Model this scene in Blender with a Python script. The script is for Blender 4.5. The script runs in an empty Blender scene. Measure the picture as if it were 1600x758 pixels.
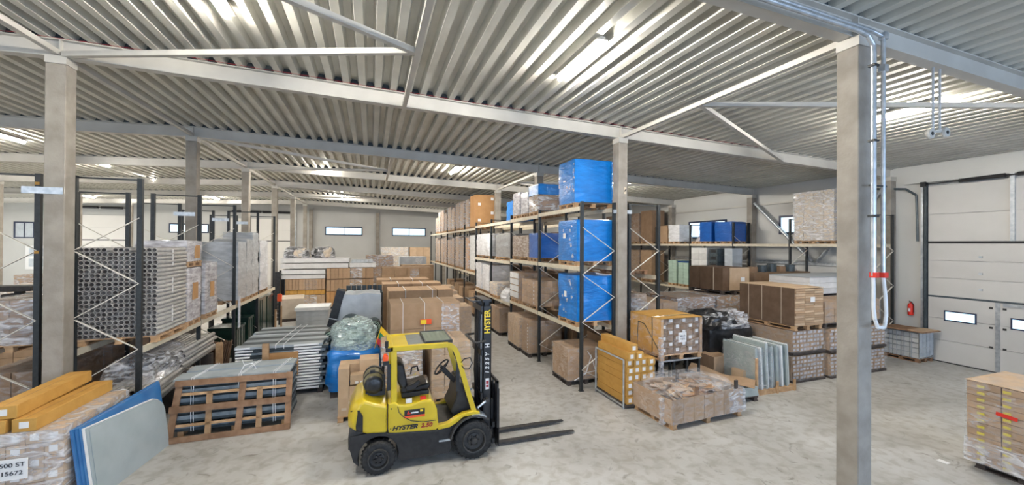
import bpy, math, random
from math import pi, sin, cos, radians as R
from mathutils import Vector, Matrix, noise
random.seed(7)
C = bpy.context.scene.collection
sc = bpy.context.scene
# ------------------------------------------------------------------ camera
F_PX, YAW, PITCH, ROLL, HC = 629.2239, .3366, -.0047, .0058, 3.8116
cd = bpy.data.cameras.new('camera'); cam = bpy.data.objects.new('camera', cd); C.objects.link(cam)
cd.sensor_fit = 'HORIZONTAL'; cd.sensor_width = 36; cd.lens = F_PX / 1600 * 36; cd.clip_start = .05; cd.clip_end = 300
r0 = Vector((cos(YAW), -sin(YAW), 0)); f0 = Vector((sin(YAW), cos(YAW), 0)); d0 = Vector((0, 0, -1))
d1 = d0 * cos(PITCH) - f0 * sin(PITCH); f1 = d0 * sin(PITCH) + f0 * cos(PITCH)
r2 = r0 * cos(ROLL) - d1 * sin(ROLL); d2 = r0 * sin(ROLL) + d1 * cos(ROLL)
m = Matrix.Identity(4)
for i in range(3): m[i][0] = r2[i]; m[i][1] = -d2[i]; m[i][2] = -f1[i]; m[i][3] = (0, 0, HC)[i]
cam.matrix_world = m
sc.camera = cam
# ------------------------------------------------------------------ light and exposure
sc.view_settings.view_transform = 'Standard'; sc.view_settings.look = 'None'
sc.view_settings.gamma = 1; sc.view_settings.use_curve_mapping = False
sc.view_settings.exposure = 0.88
LAMP = 300.0          # radiance of the roof tubes
W = bpy.data.worlds.new('sky'); sc.world = W; W.use_nodes = True
W.node_tree.nodes['Background'].inputs[0].default_value = (.72, .84, 1, 1)
W.node_tree.nodes['Background'].inputs[1].default_value = 1.2

XL_ = -28.4
def area(name, loc, rot, sx, sy, power, col):
    l = bpy.data.lights.new(name, 'AREA'); l.shape = 'RECTANGLE'; l.size = sx; l.size_y = sy; l.energy = power; l.color = col
    o = bpy.data.objects.new(name, l); o.location = loc; o.rotation_euler = rot; C.objects.link(o); return o
# daylight entering through the window band of the wall behind the camera
area('daylight_behind', (5.5, -6.75, 3.6), (R(90), 0, 0), 17, 3.6, 460, (.46, .66, 1))
area('daylight_left', (-16, -6.75, 3.6), (R(90), 0, 0), 14, 3.0, 200, (.7, .82, 1))
# unseen lamp at the left wall, added to brighten the left hall
area('left_hall_fill', (XL_ + .1, 31, 2.6), (0, R(-90), 0), 4.4, 12, 430, (1, .98, .95))

# ------------------------------------------------------------------ materials
MC = {}
def mat(name, c1, c2=None, scale=4, rough=.6, metal=0, bump=0, bscale=None, orand=0, emit=0, stretch=(1, 1, 1), alpha=None, detail=4, coat=0):
    if name in MC: return MC[name]
    M = bpy.data.materials.new(name); M.use_nodes = True; nt = M.node_tree; N = nt.nodes; L = nt.links
    P = N['Principled BSDF']; P.inputs['Roughness'].default_value = rough; P.inputs['Metallic'].default_value = metal
    if coat: P.inputs['Coat Weight'].default_value = coat
    tc = N.new('ShaderNodeTexCoord'); mp = N.new('ShaderNodeMapping'); mp.inputs['Scale'].default_value = stretch
    L.new(tc.outputs['Object'], mp.inputs['Vector'])
    col = None
    if c2:
        n = N.new('ShaderNodeTexNoise'); n.inputs['Scale'].default_value = scale; n.inputs['Detail'].default_value = detail
        L.new(mp.outputs[0], n.inputs['Vector'])
        r = N.new('ShaderNodeValToRGB'); r.color_ramp.elements[0].position = .36; r.color_ramp.elements[1].position = .66
        r.color_ramp.elements[0].color = (*c1, 1); r.color_ramp.elements[1].color = (*c2, 1)
        L.new(n.outputs['Fac'], r.inputs[0]); col = r.outputs[0]
    else:
        rgb = N.new('ShaderNodeRGB'); rgb.outputs[0].default_value = (*c1, 1); col = rgb.outputs[0]
    if orand:
        oi = N.new('ShaderNodeObjectInfo'); mr = N.new('ShaderNodeMapRange')
        mr.inputs['To Min'].default_value = 1 - orand; mr.inputs['To Max'].default_value = 1 + orand * .6
        L.new(oi.outputs['Random'], mr.inputs['Value'])
        hs = N.new('ShaderNodeHueSaturation'); L.new(mr.outputs[0], hs.inputs['Value']); L.new(col, hs.inputs['Color']); col = hs.outputs[0]
    L.new(col, P.inputs['Base Color'])
    if emit:
        L.new(col, P.inputs['Emission Color']); P.inputs['Emission Strength'].default_value = emit
    if bump:
        n2 = N.new('ShaderNodeTexNoise'); n2.inputs['Scale'].default_value = bscale or scale * 3; n2.inputs['Detail'].default_value = 5
        L.new(mp.outputs[0], n2.inputs['Vector'])
        b = N.new('ShaderNodeBump'); b.inputs['Strength'].default_value = bump; b.inputs['Distance'].default_value = .02
        L.new(n2.outputs['Fac'], b.inputs['Height']); L.new(b.outputs[0], P.inputs['Normal'])
    MC[name] = M; return M

def film(name, tint, lo, hi, rough=.16, scale=5, bump=.9, stretch=(1, 1, 2.2)):
    """plastic stretch film: clear, with milky folds"""
    M = bpy.data.materials.new(name); M.use_nodes = True; nt = M.node_tree; N = nt.nodes; L = nt.links
    P = N['Principled BSDF']; P.inputs['Base Color'].default_value = (*tint, 1); P.inputs['Roughness'].default_value = rough
    P.inputs['Specular IOR Level'].default_value = .9; P.inputs['Coat Weight'].default_value = .5; P.inputs['Coat Roughness'].default_value = .08
    T = N.new('ShaderNodeBsdfTransparent'); X = N.new('ShaderNodeMixShader')
    tc = N.new('ShaderNodeTexCoord'); mp = N.new('ShaderNodeMapping'); mp.inputs['Scale'].default_value = stretch
    mp.inputs['Rotation'].default_value = (.15, .1, .2); L.new(tc.outputs['Object'], mp.inputs[0])
    n = N.new('ShaderNodeTexNoise'); n.inputs['Scale'].default_value = scale; n.inputs['Detail'].default_value = 6; n.inputs['Distortion'].default_value = 1.2
    L.new(mp.outputs[0], n.inputs['Vector'])
    r = N.new('ShaderNodeMapRange'); r.inputs['From Min'].default_value = .42; r.inputs['From Max'].default_value = .72
    r.inputs['To Min'].default_value = lo; r.inputs['To Max'].default_value = hi; L.new(n.outputs['Fac'], r.inputs[0])
    L.new(r.outputs[0], X.inputs[0]); L.new(T.outputs[0], X.inputs[1]); L.new(P.outputs[0], X.inputs[2])
    b = N.new('ShaderNodeBump'); b.inputs['Strength'].default_value = bump; b.inputs['Distance'].default_value = .06
    L.new(n.outputs['Fac'], b.inputs['Height']); L.new(b.outputs[0], P.inputs['Normal']); 
    L.new(X.outputs[0], N['Material Output'].inputs[0]); MC[name] = M; return M

def wrapmat(name, c1, c2, rough=.32, bump=.75, scale=3.2, coat=.35):
    """opaque coloured pallet wrap with folds that run round the load"""
    M = mat(name, c1, c2, scale=scale, rough=rough, bump=bump, bscale=scale * 1.7, stretch=(1, 1, 3.4), coat=coat, orand=.06)
    return M

mat('concrete', (.26, .23, .195), (.35, .315, .27), scale=3, rough=.85, bump=.25, bscale=30, orand=.05)
mat('steel_white', (.46, .44, .40), (.52, .50, .455), scale=2, rough=.42)
mat('galv', (.42, .46, .50), (.60, .63, .66), scale=9, rough=.35, metal=.7, detail=2)
mat('chrome', (.75, .76, .78), rough=.12, metal=1)
mat('deck', (.50, .49, .435), (.60, .59, .53), scale=1.2, rough=.45, metal=.12)
mat('wall', (.52, .515, .49), (.56, .555, .53), scale=.6, rough=.55)
mat('wall_white', (.78, .75, .70), (.82, .79, .75), scale=.6, rough=.5)
mat('door', (.54, .52, .49), (.58, .56, .53), scale=1, rough=.45, bump=.1, bscale=60)
mat('rubber_black', (.012, .012, .013), rough=.6)
mat('rack_black', (.012, .016, .018), (.022, .026, .028), scale=20, rough=.45)
mat('beam_beige', (.62, .55, .42), (.70, .63, .50), scale=8, rough=.45)
mat('brace', (.66, .62, .54), (.74, .70, .62), scale=8, rough=.4)
mat('card', (.39, .255, .15), (.45, .30, .185), scale=5, rough=.8, bump=.15, bscale=40, orand=.14)
mat('card_light', (.50, .355, .225), (.57, .41, .27), scale=4, rough=.8, bump=.15, bscale=40, orand=.12)
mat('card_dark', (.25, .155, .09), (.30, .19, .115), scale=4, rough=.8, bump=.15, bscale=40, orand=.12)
mat('card_orange', (.50, .265, .055), (.58, .32, .075), scale=5, rough=.75, bump=.12, bscale=40, orand=.08)
mat('card_shaded', (.13, .078, .045), (.17, .105, .065), scale=4, rough=.8, bump=.15, bscale=40, orand=.12)  # card darkened to carry the shade of sides turned from the light
mat('card_pale', (.56, .47, .36), (.64, .55, .44), scale=4, rough=.8, orand=.08)
mat('card_kraft', (.47, .25, .10), (.54, .30, .13), scale=3, rough=.8, orand=.08)
mat('wood', (.40, .235, .115), (.56, .36, .20), scale=6, rough=.75, bump=.3, bscale=30, orand=.22, stretch=(1, 1, 1))
mat('wood_brown', (.23, .12, .06), (.36, .21, .12), scale=5, rough=.75, bump=.3, orand=.2)
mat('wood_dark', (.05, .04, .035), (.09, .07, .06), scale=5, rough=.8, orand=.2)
mat('paper', (.80, .79, .78), rough=.6)
mat('end_grey', (.50, .47, .48), (.62, .60, .61), scale=6, rough=.5, orand=.2)
mat('ink', (.02, .02, .025), rough=.6)
mat('red', (.70, .03, .015), rough=.45)
mat('orange_red', (.85, .10, .02), rough=.5)
mat('yellow_label', (.85, .62, .03), rough=.5)
mat('yellow_tape', (.62, .50, .05), rough=.5)
mat('grey_profile', (.16, .20, .23), (.30, .35, .385), scale=5, rough=.4, orand=.2)
mat('grey_top', (.33, .38, .41), (.42, .47, .50), scale=4, rough=.35, orand=.08)
mat('slate', (.035, .05, .06), (.07, .09, .10), scale=6, rough=.45, orand=.25)
mat('foam_white', (.74, .76, .77), (.84, .85, .86), scale=6, rough=.6, orand=.08)
mat('string', (.85, .86, .88), rough=.6)
mat('pvc_grey', (.36, .335, .305), (.50, .475, .44), scale=3, rough=.35, metal=.3, orand=.12)
mat('pvc_bore_shade', (.11, .09, .08), rough=.7)  # dark tone giving the open tube ends their inner shade
mat('green_dark', (.004, .022, .016), (.01, .04, .03), scale=5, rough=.3, coat=.5)
mat('green_pale', (.42, .58, .48), (.50, .66, .56), scale=5, rough=.55, orand=.06)
mat('black_plastic', (.012, .013, .014), (.03, .03, .033), scale=6, rough=.28, bump=.8, bscale=7)
mat('tarp', (.44, .48, .52), (.54, .58, .62), scale=3, rough=.42, bump=.8, bscale=4)
mat('glass_blue', (.03, .14, .36), (.05, .20, .46), scale=2, rough=.2, coat=.6)
mat('glass_grey', (.36, .42, .44), (.44, .50, .52), scale=1.5, rough=.22, coat=.4)
mat('glass_green', (.33, .38, .37), (.42, .47, .455), scale=3, rough=.2, orand=.15, coat=.5)
mat('white_pack', (.68, .67, .66), (.78, .77, .76), scale=4, rough=.45, orand=.08, bump=.3, bscale=8)
mat('tile_box', (.60, .60, .58), (.68, .68, .66), scale=4, rough=.6, orand=.12)
mat('fl_yellow', (.60, .43, .012), (.68, .50, .02), scale=3, rough=.28, coat=.5)
mat('fl_black', (.010, .010, .012), (.022, .022, .024), scale=12, rough=.42)
mat('fl_dark', (.03, .03, .03), (.055, .05, .045), scale=12, rough=.6)
mat('fl_tyre', (.010, .010, .011), (.028, .028, .028), scale=20, rough=.75, bump=.3)
mat('olive', (.15, .13, .06), (.19, .165, .085), scale=10, rough=.4)
mat('roof_glass', (.22, .27, .22), rough=.12, coat=.6)
mat('roof_grey', (.10, .11, .11), (.14, .15, .15), scale=8, rough=.4)
mat('red_dark', (.35, .015, .02), rough=.4)
mat('flag_green', (.01, .18, .07), rough=.7)
mat('flag_yellow', (.80, .50, .02), rough=.7)
mat('flag_red', (.55, .03, .05), rough=.7)
mat('lamp_on', (1, .95, .865), emit=LAMP)
mat('pane_lit', (.66, .86, 1), emit=.62)
mat('frame_dark', (.01, .02, .06), rough=.4)
mat('bag_mix', (.03, .028, .028), (.55, .40, .30), scale=4.5, rough=.3, bump=.7, bscale=7)
mat('rods', (.16, .09, .055), (.24, .15, .10), scale=9, rough=.7, orand=.3)
wrapmat('wrap_blue', (.003, .16, .53), (.005, .215, .67), bump=1.0)
wrapmat('wrap_navy', (.006, .085, .36), (.008, .11, .44))
wrapmat('wrap_grey', (.40, .41, .42), (.56, .57, .58))
wrapmat('wrap_white', (.66, .66, .67), (.84, .84, .86), bump=.9)
wrapmat('wrap_silver', (.40, .38, .40), (.72, .71, .74), rough=.2, bump=1.0, scale=5)
wrapmat('wrap_dim', (.23, .225, .22), (.31, .305, .30))
wrapmat('wrap_brown', (.28, .20, .145), (.50, .42, .36), rough=.2, bump=1.0, scale=5)
film('film', (.93, .93, .95), .02, .34)
film('film_thin', (.85, .85, .85), .01, .16)
film('film_heavy', (.93, .93, .96), .14, .8, scale=3.6, stretch=(1, 1, 2.8))
film('film_green', (.62, .74, .70), .35, .9, scale=7)

def floor_mat():
    M = bpy.data.materials.new('floor_concrete'); M.use_nodes = True; nt = M.node_tree; N = nt.nodes; L = nt.links
    P = N['Principled BSDF']; tc = N.new('ShaderNodeTexCoord')
    def nz(s, d=6, dist=0):
        n = N.new('ShaderNodeTexNoise'); n.inputs['Scale'].default_value = s; n.inputs['Detail'].default_value = d; n.inputs['Distortion'].default_value = dist
        L.new(tc.outputs['Object'], n.inputs['Vector']); return n
    a = nz(.55, 8, .6); r = N.new('ShaderNodeValToRGB')
    e = r.color_ramp.elements; e[0].position = .3; e[0].color = (.40, .385, .355, 1); e[1].position = .68; e[1].color = (.56, .55, .525, 1)
    L.new(a.outputs['Fac'], r.inputs[0])
    b = nz(5, 8, .4); r2 = N.new('ShaderNodeValToRGB'); e = r2.color_ramp.elements
    e[0].position = .36; e[0].color = (.74, .71, .66, 1); e[1].position = .55; e[1].color = (1, 1, 1, 1); L.new(b.outputs['Fac'], r2.inputs[0])
    mx = N.new('ShaderNodeMixRGB'); mx.blend_type = 'MULTIPLY'; mx.inputs[0].default_value = .8; L.new(r.outputs[0], mx.inputs[1]); L.new(r2.outputs[0], mx.inputs[2])
    v = nz(2.3, 3, 2.5); r3 = N.new('ShaderNodeValToRGB'); e = r3.color_ramp.elements      # tyre scuffs and stains
    e[0].position = .29; e[0].color = (.55, .52, .49, 1); e[1].position = .37; e[1].color = (1, 1, 1, 1); L.new(v.outputs['Fac'], r3.inputs[0])
    m2 = N.new('ShaderNodeMixRGB'); m2.blend_type = 'MULTIPLY'; m2.inputs[0].default_value = .7; L.new(mx.outputs[0], m2.inputs[1]); L.new(r3.outputs[0], m2.inputs[2])
    L.new(m2.outputs[0], P.inputs['Base Color'])
    mr = N.new('ShaderNodeMapRange'); mr.inputs['To Min'].default_value = .35; mr.inputs['To Max'].default_value = .65; L.new(b.outputs['Fac'], mr.inputs[0]); L.new(mr.outputs[0], P.inputs['Roughness'])
    bp = N.new('ShaderNodeBump'); bp.inputs['Strength'].default_value = .12; bp.inputs['Distance'].default_value = .01; L.new(b.outputs['Fac'], bp.inputs['Height']); L.new(bp.outputs[0], P.inputs['Normal'])
    MC['floor'] = M
floor_mat()

# ------------------------------------------------------------------ mesh helpers
class MB:
    def __init__(s): s.v = []; s.f = []; s.m = []
    def add(s, vs, fs, m=0):
        k = len(s.v); s.v += [tuple(p) for p in vs]; s.f += [tuple(i + k for i in q) for q in fs]; s.m += [m] * len(fs); return s
    def box(s, x0, x1, y0, y1, z0, z1, m=0):
        return s.add([(x0, y0, z0), (x1, y0, z0), (x1, y1, z0), (x0, y1, z0), (x0, y0, z1), (x1, y0, z1), (x1, y1, z1), (x0, y1, z1)],
                     [(0, 3, 2, 1), (4, 5, 6, 7), (0, 1, 5, 4), (1, 2, 6, 5), (2, 3, 7, 6), (3, 0, 4, 7)], m)
    def bar(s, p0, p1, w, h, m=0, up=(0, 0, 1)):
        p0 = Vector(p0); p1 = Vector(p1); d = (p1 - p0).normalized(); u = Vector(up)
        if abs(d.dot(u)) > .98: u = Vector((0, 1, 0))
        a = d.cross(u).normalized() * w / 2; b = a.cross(d).normalized() * h / 2
        return s.add([p0 - a - b, p0 + a - b, p0 + a + b, p0 - a + b, p1 - a - b, p1 + a - b, p1 + a + b, p1 - a + b],
                     [(0, 1, 2, 3), (7, 6, 5, 4), (0, 4, 5, 1), (1, 5, 6, 2), (2, 6, 7, 3), (3, 7, 4, 0)], m)
    def cyl(s, p0, p1, r, n=14, r1=None, m=0, cap=True):
        p0 = Vector(p0); p1 = Vector(p1); d = (p1 - p0).normalized(); r1 = r if r1 is None else r1
        u = Vector((0, 0, 1)) if abs(d.z) < .9 else Vector((1, 0, 0)); a = d.cross(u).normalized(); b = a.cross(d)
        vs = []
        for p, q in ((p0, r), (p1, r1)):
            for i in range(n): t = 2 * pi * i / n; vs.append(p + a * cos(t) * q + b * sin(t) * q)
        fs = [(i, (i + 1) % n, n + (i + 1) % n, n + i) for i in range(n)]
        if cap: fs += [tuple(range(n - 1, -1, -1)), tuple(range(n, 2 * n))]
        return s.add(vs, fs, m)
    def path(s, pts, r, n=8, m=0):
        for a, b in zip(pts[:-1], pts[1:]): s.cyl(a, b, r, n, m=m)
        return s
    def lathe(s, prof, axis, c, n=24, m=0):
        """prof: list of (radius, distance along axis)"""
        vs = []; c = Vector(c)
        ax = {'x': (Vector((1, 0, 0)), Vector((0, 1, 0)), Vector((0, 0, 1))), 'y': (Vector((0, 1, 0)), Vector((0, 0, 1)), Vector((1, 0, 0))), 'z': (Vector((0, 0, 1)), Vector((1, 0, 0)), Vector((0, 1, 0)))}[axis]
        for r, d in prof:
            for i in range(n): t = 2 * pi * i / n; vs.append(c + ax[0] * d + ax[1] * cos(t) * r + ax[2] * sin(t) * r)
        k = len(prof); fs = [(j * n + i, j * n + (i + 1) % n, (j + 1) * n + (i + 1) % n, (j + 1) * n + i) for j in range(k - 1) for i in range(n)]
        return s.add(vs, fs, m)
    def prism(s, poly, y0, y1, m=0):
        """poly in x,z extruded along y"""
        n = len(poly); vs = [(x, y0, z) for x, z in poly] + [(x, y1, z) for x, z in poly]
        return s.add(vs, [tuple(range(n)), tuple(range(2 * n - 1, n - 1, -1))] + [(i, n + i, n + (i + 1) % n, (i + 1) % n) for i in range(n)], m)
    def mesh(s, name, mats, smooth=False):
        me = bpy.data.meshes.new(name); me.from_pydata(s.v, [], s.f)
        for q in (mats if isinstance(mats, (list, tuple)) else [mats]): me.materials.append(MC[q])
        if any(s.m): me.polygons.foreach_set('material_index', s.m)
        if smooth:
            me.polygons.foreach_set('use_smooth', [True] * len(me.polygons))
            try: me.set_sharp_from_angle(angle=R(40))
            except Exception: pass
        me.update(); return me
    def build(s, name, mats, parent=None, loc=None, rz=0, smooth=False, bevel=0, seg=2):
        o = link(name, s.mesh(name, mats, smooth), parent, loc, rz)
        if bevel:
            b = o.modifiers.new('bevel', 'BEVEL'); b.width = bevel; b.segments = seg; b.limit_method = 'ANGLE'; b.angle_limit = R(35)
            o.data.polygons.foreach_set('use_smooth', [True] * len(o.data.polygons))
            try: o.data.set_sharp_from_angle(angle=R(35))
            except Exception: pass
            b.harden_normals = False
        return o

def link(name, me, parent=None, loc=None, rz=0, rot=None):
    o = bpy.data.objects.new(name, me); C.objects.link(o)
    if parent: o.parent = parent
    if loc is not None: o.location = loc
    o.rotation_euler = rot if rot else (0, 0, rz)
    return o
LABELS = {}
def tag(o, label, cat, group=None, kind=None):
    o['label'] = label; o['category'] = cat
    if group: o['group'] = group
    if kind: o['kind'] = kind
    return o
def thing(name, label, cat, loc=(0, 0, 0), rz=0, group=None):
    return tag(link(name, None, None, loc, rz), label, cat, group)
def struct(o): o['kind'] = 'structure'; return o
BC = {}
def boxmesh(w, d, h, mt, name='carton'):
    k = (round(w, 3), round(d, 3), round(h, 3), mt)
    if k not in BC: BC[k] = MB().box(-w / 2, w / 2, -d / 2, d / 2, 0, h).mesh(name, mt)
    return BC[k]
def bpart(name, parent, x0, x1, y0, y1, z0, z1, mt, rz=0):
    """box part, its own origin at its base centre (coordinates local to the parent)"""
    return link(name, boxmesh(x1 - x0, y1 - y0, z1 - z0, mt, name), parent, ((x0 + x1) / 2, (y0 + y1) / 2, z0), rz)
def text(body, name, size, mt, parent, matrix, ext=.002, bold=0, shear=0, sx=1):
    cu = bpy.data.curves.new(name, 'FONT'); cu.body = body; cu.size = size; cu.extrude = ext; cu.offset = bold; cu.shear = shear
    cu.align_x = 'CENTER'; cu.align_y = 'CENTER'
    t = bpy.data.objects.new(name, cu); C.objects.link(t); bpy.context.view_layer.update()
    me = bpy.data.meshes.new_from_object(t.evaluated_get(bpy.context.evaluated_depsgraph_get())); bpy.data.objects.remove(t); 
    me.materials.clear(); me.materials.append(MC[mt])
    o = bpy.data.objects.new(name, me); C.objects.link(o); o.parent = parent; o.matrix_local = matrix @ Matrix.Diagonal((sx, 1, 1, 1)); return o
def face_y(x, y, z, roll=0):      # text plane facing -y
    return Matrix.Translation((x, y, z)) @ Matrix.Rotation(pi / 2, 4, 'X') @ Matrix.Rotation(roll, 4, 'Z')
def face_x(x, y, z, roll=0):      # text plane facing -x
    return Matrix.Translation((x, y, z)) @ Matrix.Rotation(-pi / 2, 4, 'Z') @ Matrix.Rotation(pi / 2, 4, 'X') @ Matrix.Rotation(roll, 4, 'Z')

def wrapmesh(w, d, h, mt, seed=0, amp=.018, rnd=.045, cell=.11, ridge=.008, bulge=0, top=None, name='wrap', open_bottom=False, freq=2.6):
    """rounded, slightly crumpled block, base at z=0, origin at base centre"""
    nx = max(2, int(w / cell)); ny = max(2, int(d / cell)); nz = max(2, int(h / cell)); V = {}; vs = []; fs = []
    off = Vector((seed * 7.3, seed * 3.1, seed * 5.7))
    def P(i, j, k):
        key = (i, j, k)
        if key in V: return V[key]
        p = Vector((-w / 2 + w * i / nx, -d / 2 + d * j / ny, h * k / nz))
        q = Vector((max(-w / 2 + rnd, min(w / 2 - rnd, p.x)), max(-d / 2 + rnd, min(d / 2 - rnd, p.y)), max(rnd if k else 0, min(h - rnd, p.z))))
        n = p - q; n = n.normalized() if n.length > 1e-6 else Vector((0, 0, 1))
        p2 = q + n * rnd if (p - q).length > rnd * .999 else p
        a = noise.noise((p + off) * freq) * amp + noise.noise((p + off) * freq * 2.7) * amp * .5
        a += sin(p.z * 38 + 3 * noise.noise((p + off) * 1.3)) * ridge * (abs(n.z) < .5)
        a += bulge * (1 - (2 * p.z / h - 1) ** 2) * (abs(n.z) < .5)
        r = p2 + n * a
        if top and k == nz: r.z += top * (noise.noise((p + off) * 2.2) + .3)
        V[key] = len(vs); vs.append(tuple(r)); return V[key]
    for i in range(nx):
        for k in range(nz):
            fs.append((P(i, 0, k), P(i + 1, 0, k), P(i + 1, 0, k + 1), P(i, 0, k + 1)))
            fs.append((P(i, ny, k), P(i, ny, k + 1), P(i + 1, ny, k + 1), P(i + 1, ny, k)))
    for j in range(ny):
        for k in range(nz):
            fs.append((P(0, j, k), P(0, j, k + 1), P(0, j + 1, k + 1), P(0, j + 1, k)))
            fs.append((P(nx, j, k), P(nx, j + 1, k), P(nx, j + 1, k + 1), P(nx, j, k + 1)))
    for i in range(nx):
        for j in range(ny):
            fs.append((P(i, j, nz), P(i + 1, j, nz), P(i + 1, j + 1, nz), P(i, j + 1, nz)))
            if not open_bottom: fs.append((P(i, j, 0), P(i, j + 1, 0), P(i + 1, j + 1, 0), P(i + 1, j, 0)))
    b = MB(); b.v = vs; b.f = fs; b.m = [0] * len(fs)
    return b.mesh(name, mt, smooth=True)
def heap(w, d, h, mt, seed=0, amp=.1, n=26, name='heap', power=.55, freq=3):
    """dome-like crumpled heap"""
    b = MB(); off = Vector((seed * 3.3, seed * 1.7, seed)); vs = []; fs = []
    rings = max(7, n // 3)
    for k in range(rings + 1):
        t = k / rings * pi / 2
        for i in range(n):
            a = 2 * pi * i / n; e = power
            cx = math.copysign(abs(cos(a)) ** e, cos(a)) * cos(t) ** .45; cy = math.copysign(abs(sin(a)) ** e, sin(a)) * cos(t) ** .45
            p = Vector((cx * w / 2, cy * d / 2, h * sin(t) ** .8))
            q = noise.noise(p * freq + off) * amp + noise.noise(p * freq * 2.6 + off) * amp * .55 + noise.noise(p * freq * 6 + off) * amp * .25
            g = Vector((cx, cy, .6 * sin(t))); g.normalize()
            if k: p += g * q
            vs.append(p)
    for k in range(rings):
        for i in range(n): fs.append((k * n + i, k * n + (i + 1) % n, (k + 1) * n + (i + 1) % n, (k + 1) * n + i))
    b.add(vs, fs); return b.mesh(name, mt, smooth=False)

PAL = {}
def palletmesh(w, d, mt='wood', h=.13):
    k = (round(w, 2), round(d, 2), mt)
    if k in PAL: return PAL[k]
    b = MB(); n = 6
    for i in range(n):
        c = -d / 2 + .05 + (d - .1) * i / (n - 1); b.box(-w / 2, w / 2, c - .05, c + .05, h - .02, h)
    for i in range(3):
        c = -w / 2 + .06 + (w - .12) * i / 2; b.box(c - .06, c + .06, -d / 2, d / 2, h - .042, h - .0205); b.box(c - .06, c + .06, -d / 2, d / 2, 0, .02)
        for j in range(3):
            e = -d / 2 + .07 + (d - .14) * j / 2; b.box(c - .055, c + .055, e - .055, e + .055, .0205, h - .0425)
    PAL[k] = b.mesh('pallet', mt); return PAL[k]
def pallet(parent, w, d, mt='wood', detail=False, h=.13):
    if not detail: return link('pallet', palletmesh(w, d, mt), parent)
    o = link('pallet', None, parent); n = 6
    for i in range(n):
        c = -d / 2 + .05 + (d - .1) * i / (n - 1); bpart('plank', o, -w / 2, w / 2, c - .05, c + .05, h - .02, h, mt)
    for i in range(3):
        c = -w / 2 + .06 + (w - .12) * i / 2
        bpart('plank', o, c - .06, c + .06, -d / 2, d / 2, h - .042, h - .0205, mt); bpart('plank', o, c - .06, c + .06, -d / 2, d / 2, 0, .02, mt)
        for j in range(3):
            e = -d / 2 + .07 + (d - .14) * j / 2; bpart('block', o, c - .055, c + .055, e - .055, e + .055, .0205, h - .0425, mt)
    return o

def cartons(parent, x0, x1, y0, y1, z0, z1, n, mt='card', jit=.006, name='carton', gap=.012, skip=None):
    nx, ny, nz = n; dx = (x1 - x0) / nx; dy = (y1 - y0) / ny; dz = (z1 - z0) / nz
    me = boxmesh(dx - gap, dy - gap, dz - gap * .6, mt, name)
    for k in range(nz):
        for j in range(ny):
            for i in range(nx):
                if 0 < i < nx - 1 and 0 < j < ny - 1 and k < nz - 1: continue
                if skip and skip(i, j, k): continue
                link(name, me, parent, (x0 + dx * (i + .5) + random.uniform(-jit, jit), y0 + dy * (j + .5) + random.uniform(-jit, jit), z0 + dz * k), random.uniform(-jit, jit) * .6)

SEED = [0]
def load(x0, x1, y0, y1, z0, z1, label, grid=None, mt='card', wrap=None, pal='wood', cat='pallet load', name='pallet_load', group=None, rz=0, jit=.006,
         detail=False, amp=.018, bulge=0, top=None, wz=(0, 1), cell=.11, ridge=.008):
    """one wrapped or stacked load standing on its pallet; z0 is the underside of the pallet"""
    SEED[0] += 1; cx, cy = (x0 + x1) / 2, (y0 + y1) / 2; w, d = x1 - x0, y1 - y0
    t = thing(name, label, cat, (cx, cy, z0), rz, group); zb = 0
    if pal: pallet(t, w - .02, d - .02, pal, detail); zb = .131
    H = z1 - z0
    if grid: cartons(t, -w / 2 + .015, w / 2 - .015, -d / 2 + .015, d / 2 - .015, zb, H, grid, mt, jit)
    if wrap:
        a, b = zb + (H - zb) * wz[0], zb + (H - zb) * wz[1]
        if wrap.startswith('film'):
            link('stretch_film', wrapmesh(w + .03, d + .03, b - a + .015, wrap, SEED[0], .012, .03, .13, .006, name='stretch_film', open_bottom=True), t, (0, 0, a))
        else:
            link('plastic_wrap', wrapmesh(w, d, b - a, wrap, SEED[0], amp, .045, cell, ridge, bulge, top, name='plastic_wrap'), t, (0, 0, a + .001))
    return t
def sticker(parent, x, y, z, w, h, mt='paper', face='x', name='label', t=.004):
    """thin paper label on a face that looks to -x or -y (parent coordinates)"""
    if face == 'x': return bpart(name, parent, x - t, x, y - w / 2, y + w / 2, z, z + h, mt)
    return bpart(name, parent, x - w / 2, x + w / 2, y - t, y, z, z + h, mt)

# ------------------------------------------------------------------ building
XR, XL, YB, YF = 17.98, -28.4, 41.2, -7.0
COLX, COLM = -5.2, 6.36
def zbeam(x): return 7.06 - .0318 * abs(x - COLX)          # underside of the roof beams
BH = .32
def zdeck(x): return zbeam(x) + BH
struct(MB().box(XL - .3, XR + .3, YF - .3, YB + .3, -.2, 0).build('floor', 'floor'))
# floor joint lines (saw cuts)
struct(MB().box(XL, XR, YB, YB + .15, 0, 7.8).build('wall_back', 'wall'))
struct(MB().box(XL - .15, XL, YF, YB, 0, 7.8).build('wall_left', 'wall_white'))
struct(MB().box(XR, XR + .15, YF, YB, 0, 7.8).build('wall_right', 'wall'))
b = MB().box(XL, XR, YF - .15, YF, 0, 1.7).box(XL, XR, YF - .15, YF, 5.5, 7.8)
for x0, x1 in ((XL, -23.2), (-8.8, -3.2), (14.2, XR)): b.box(x0, x1, YF - .15, YF, 1.7, 5.5)
struct(b.build('wall_front', 'wall'))
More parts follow.
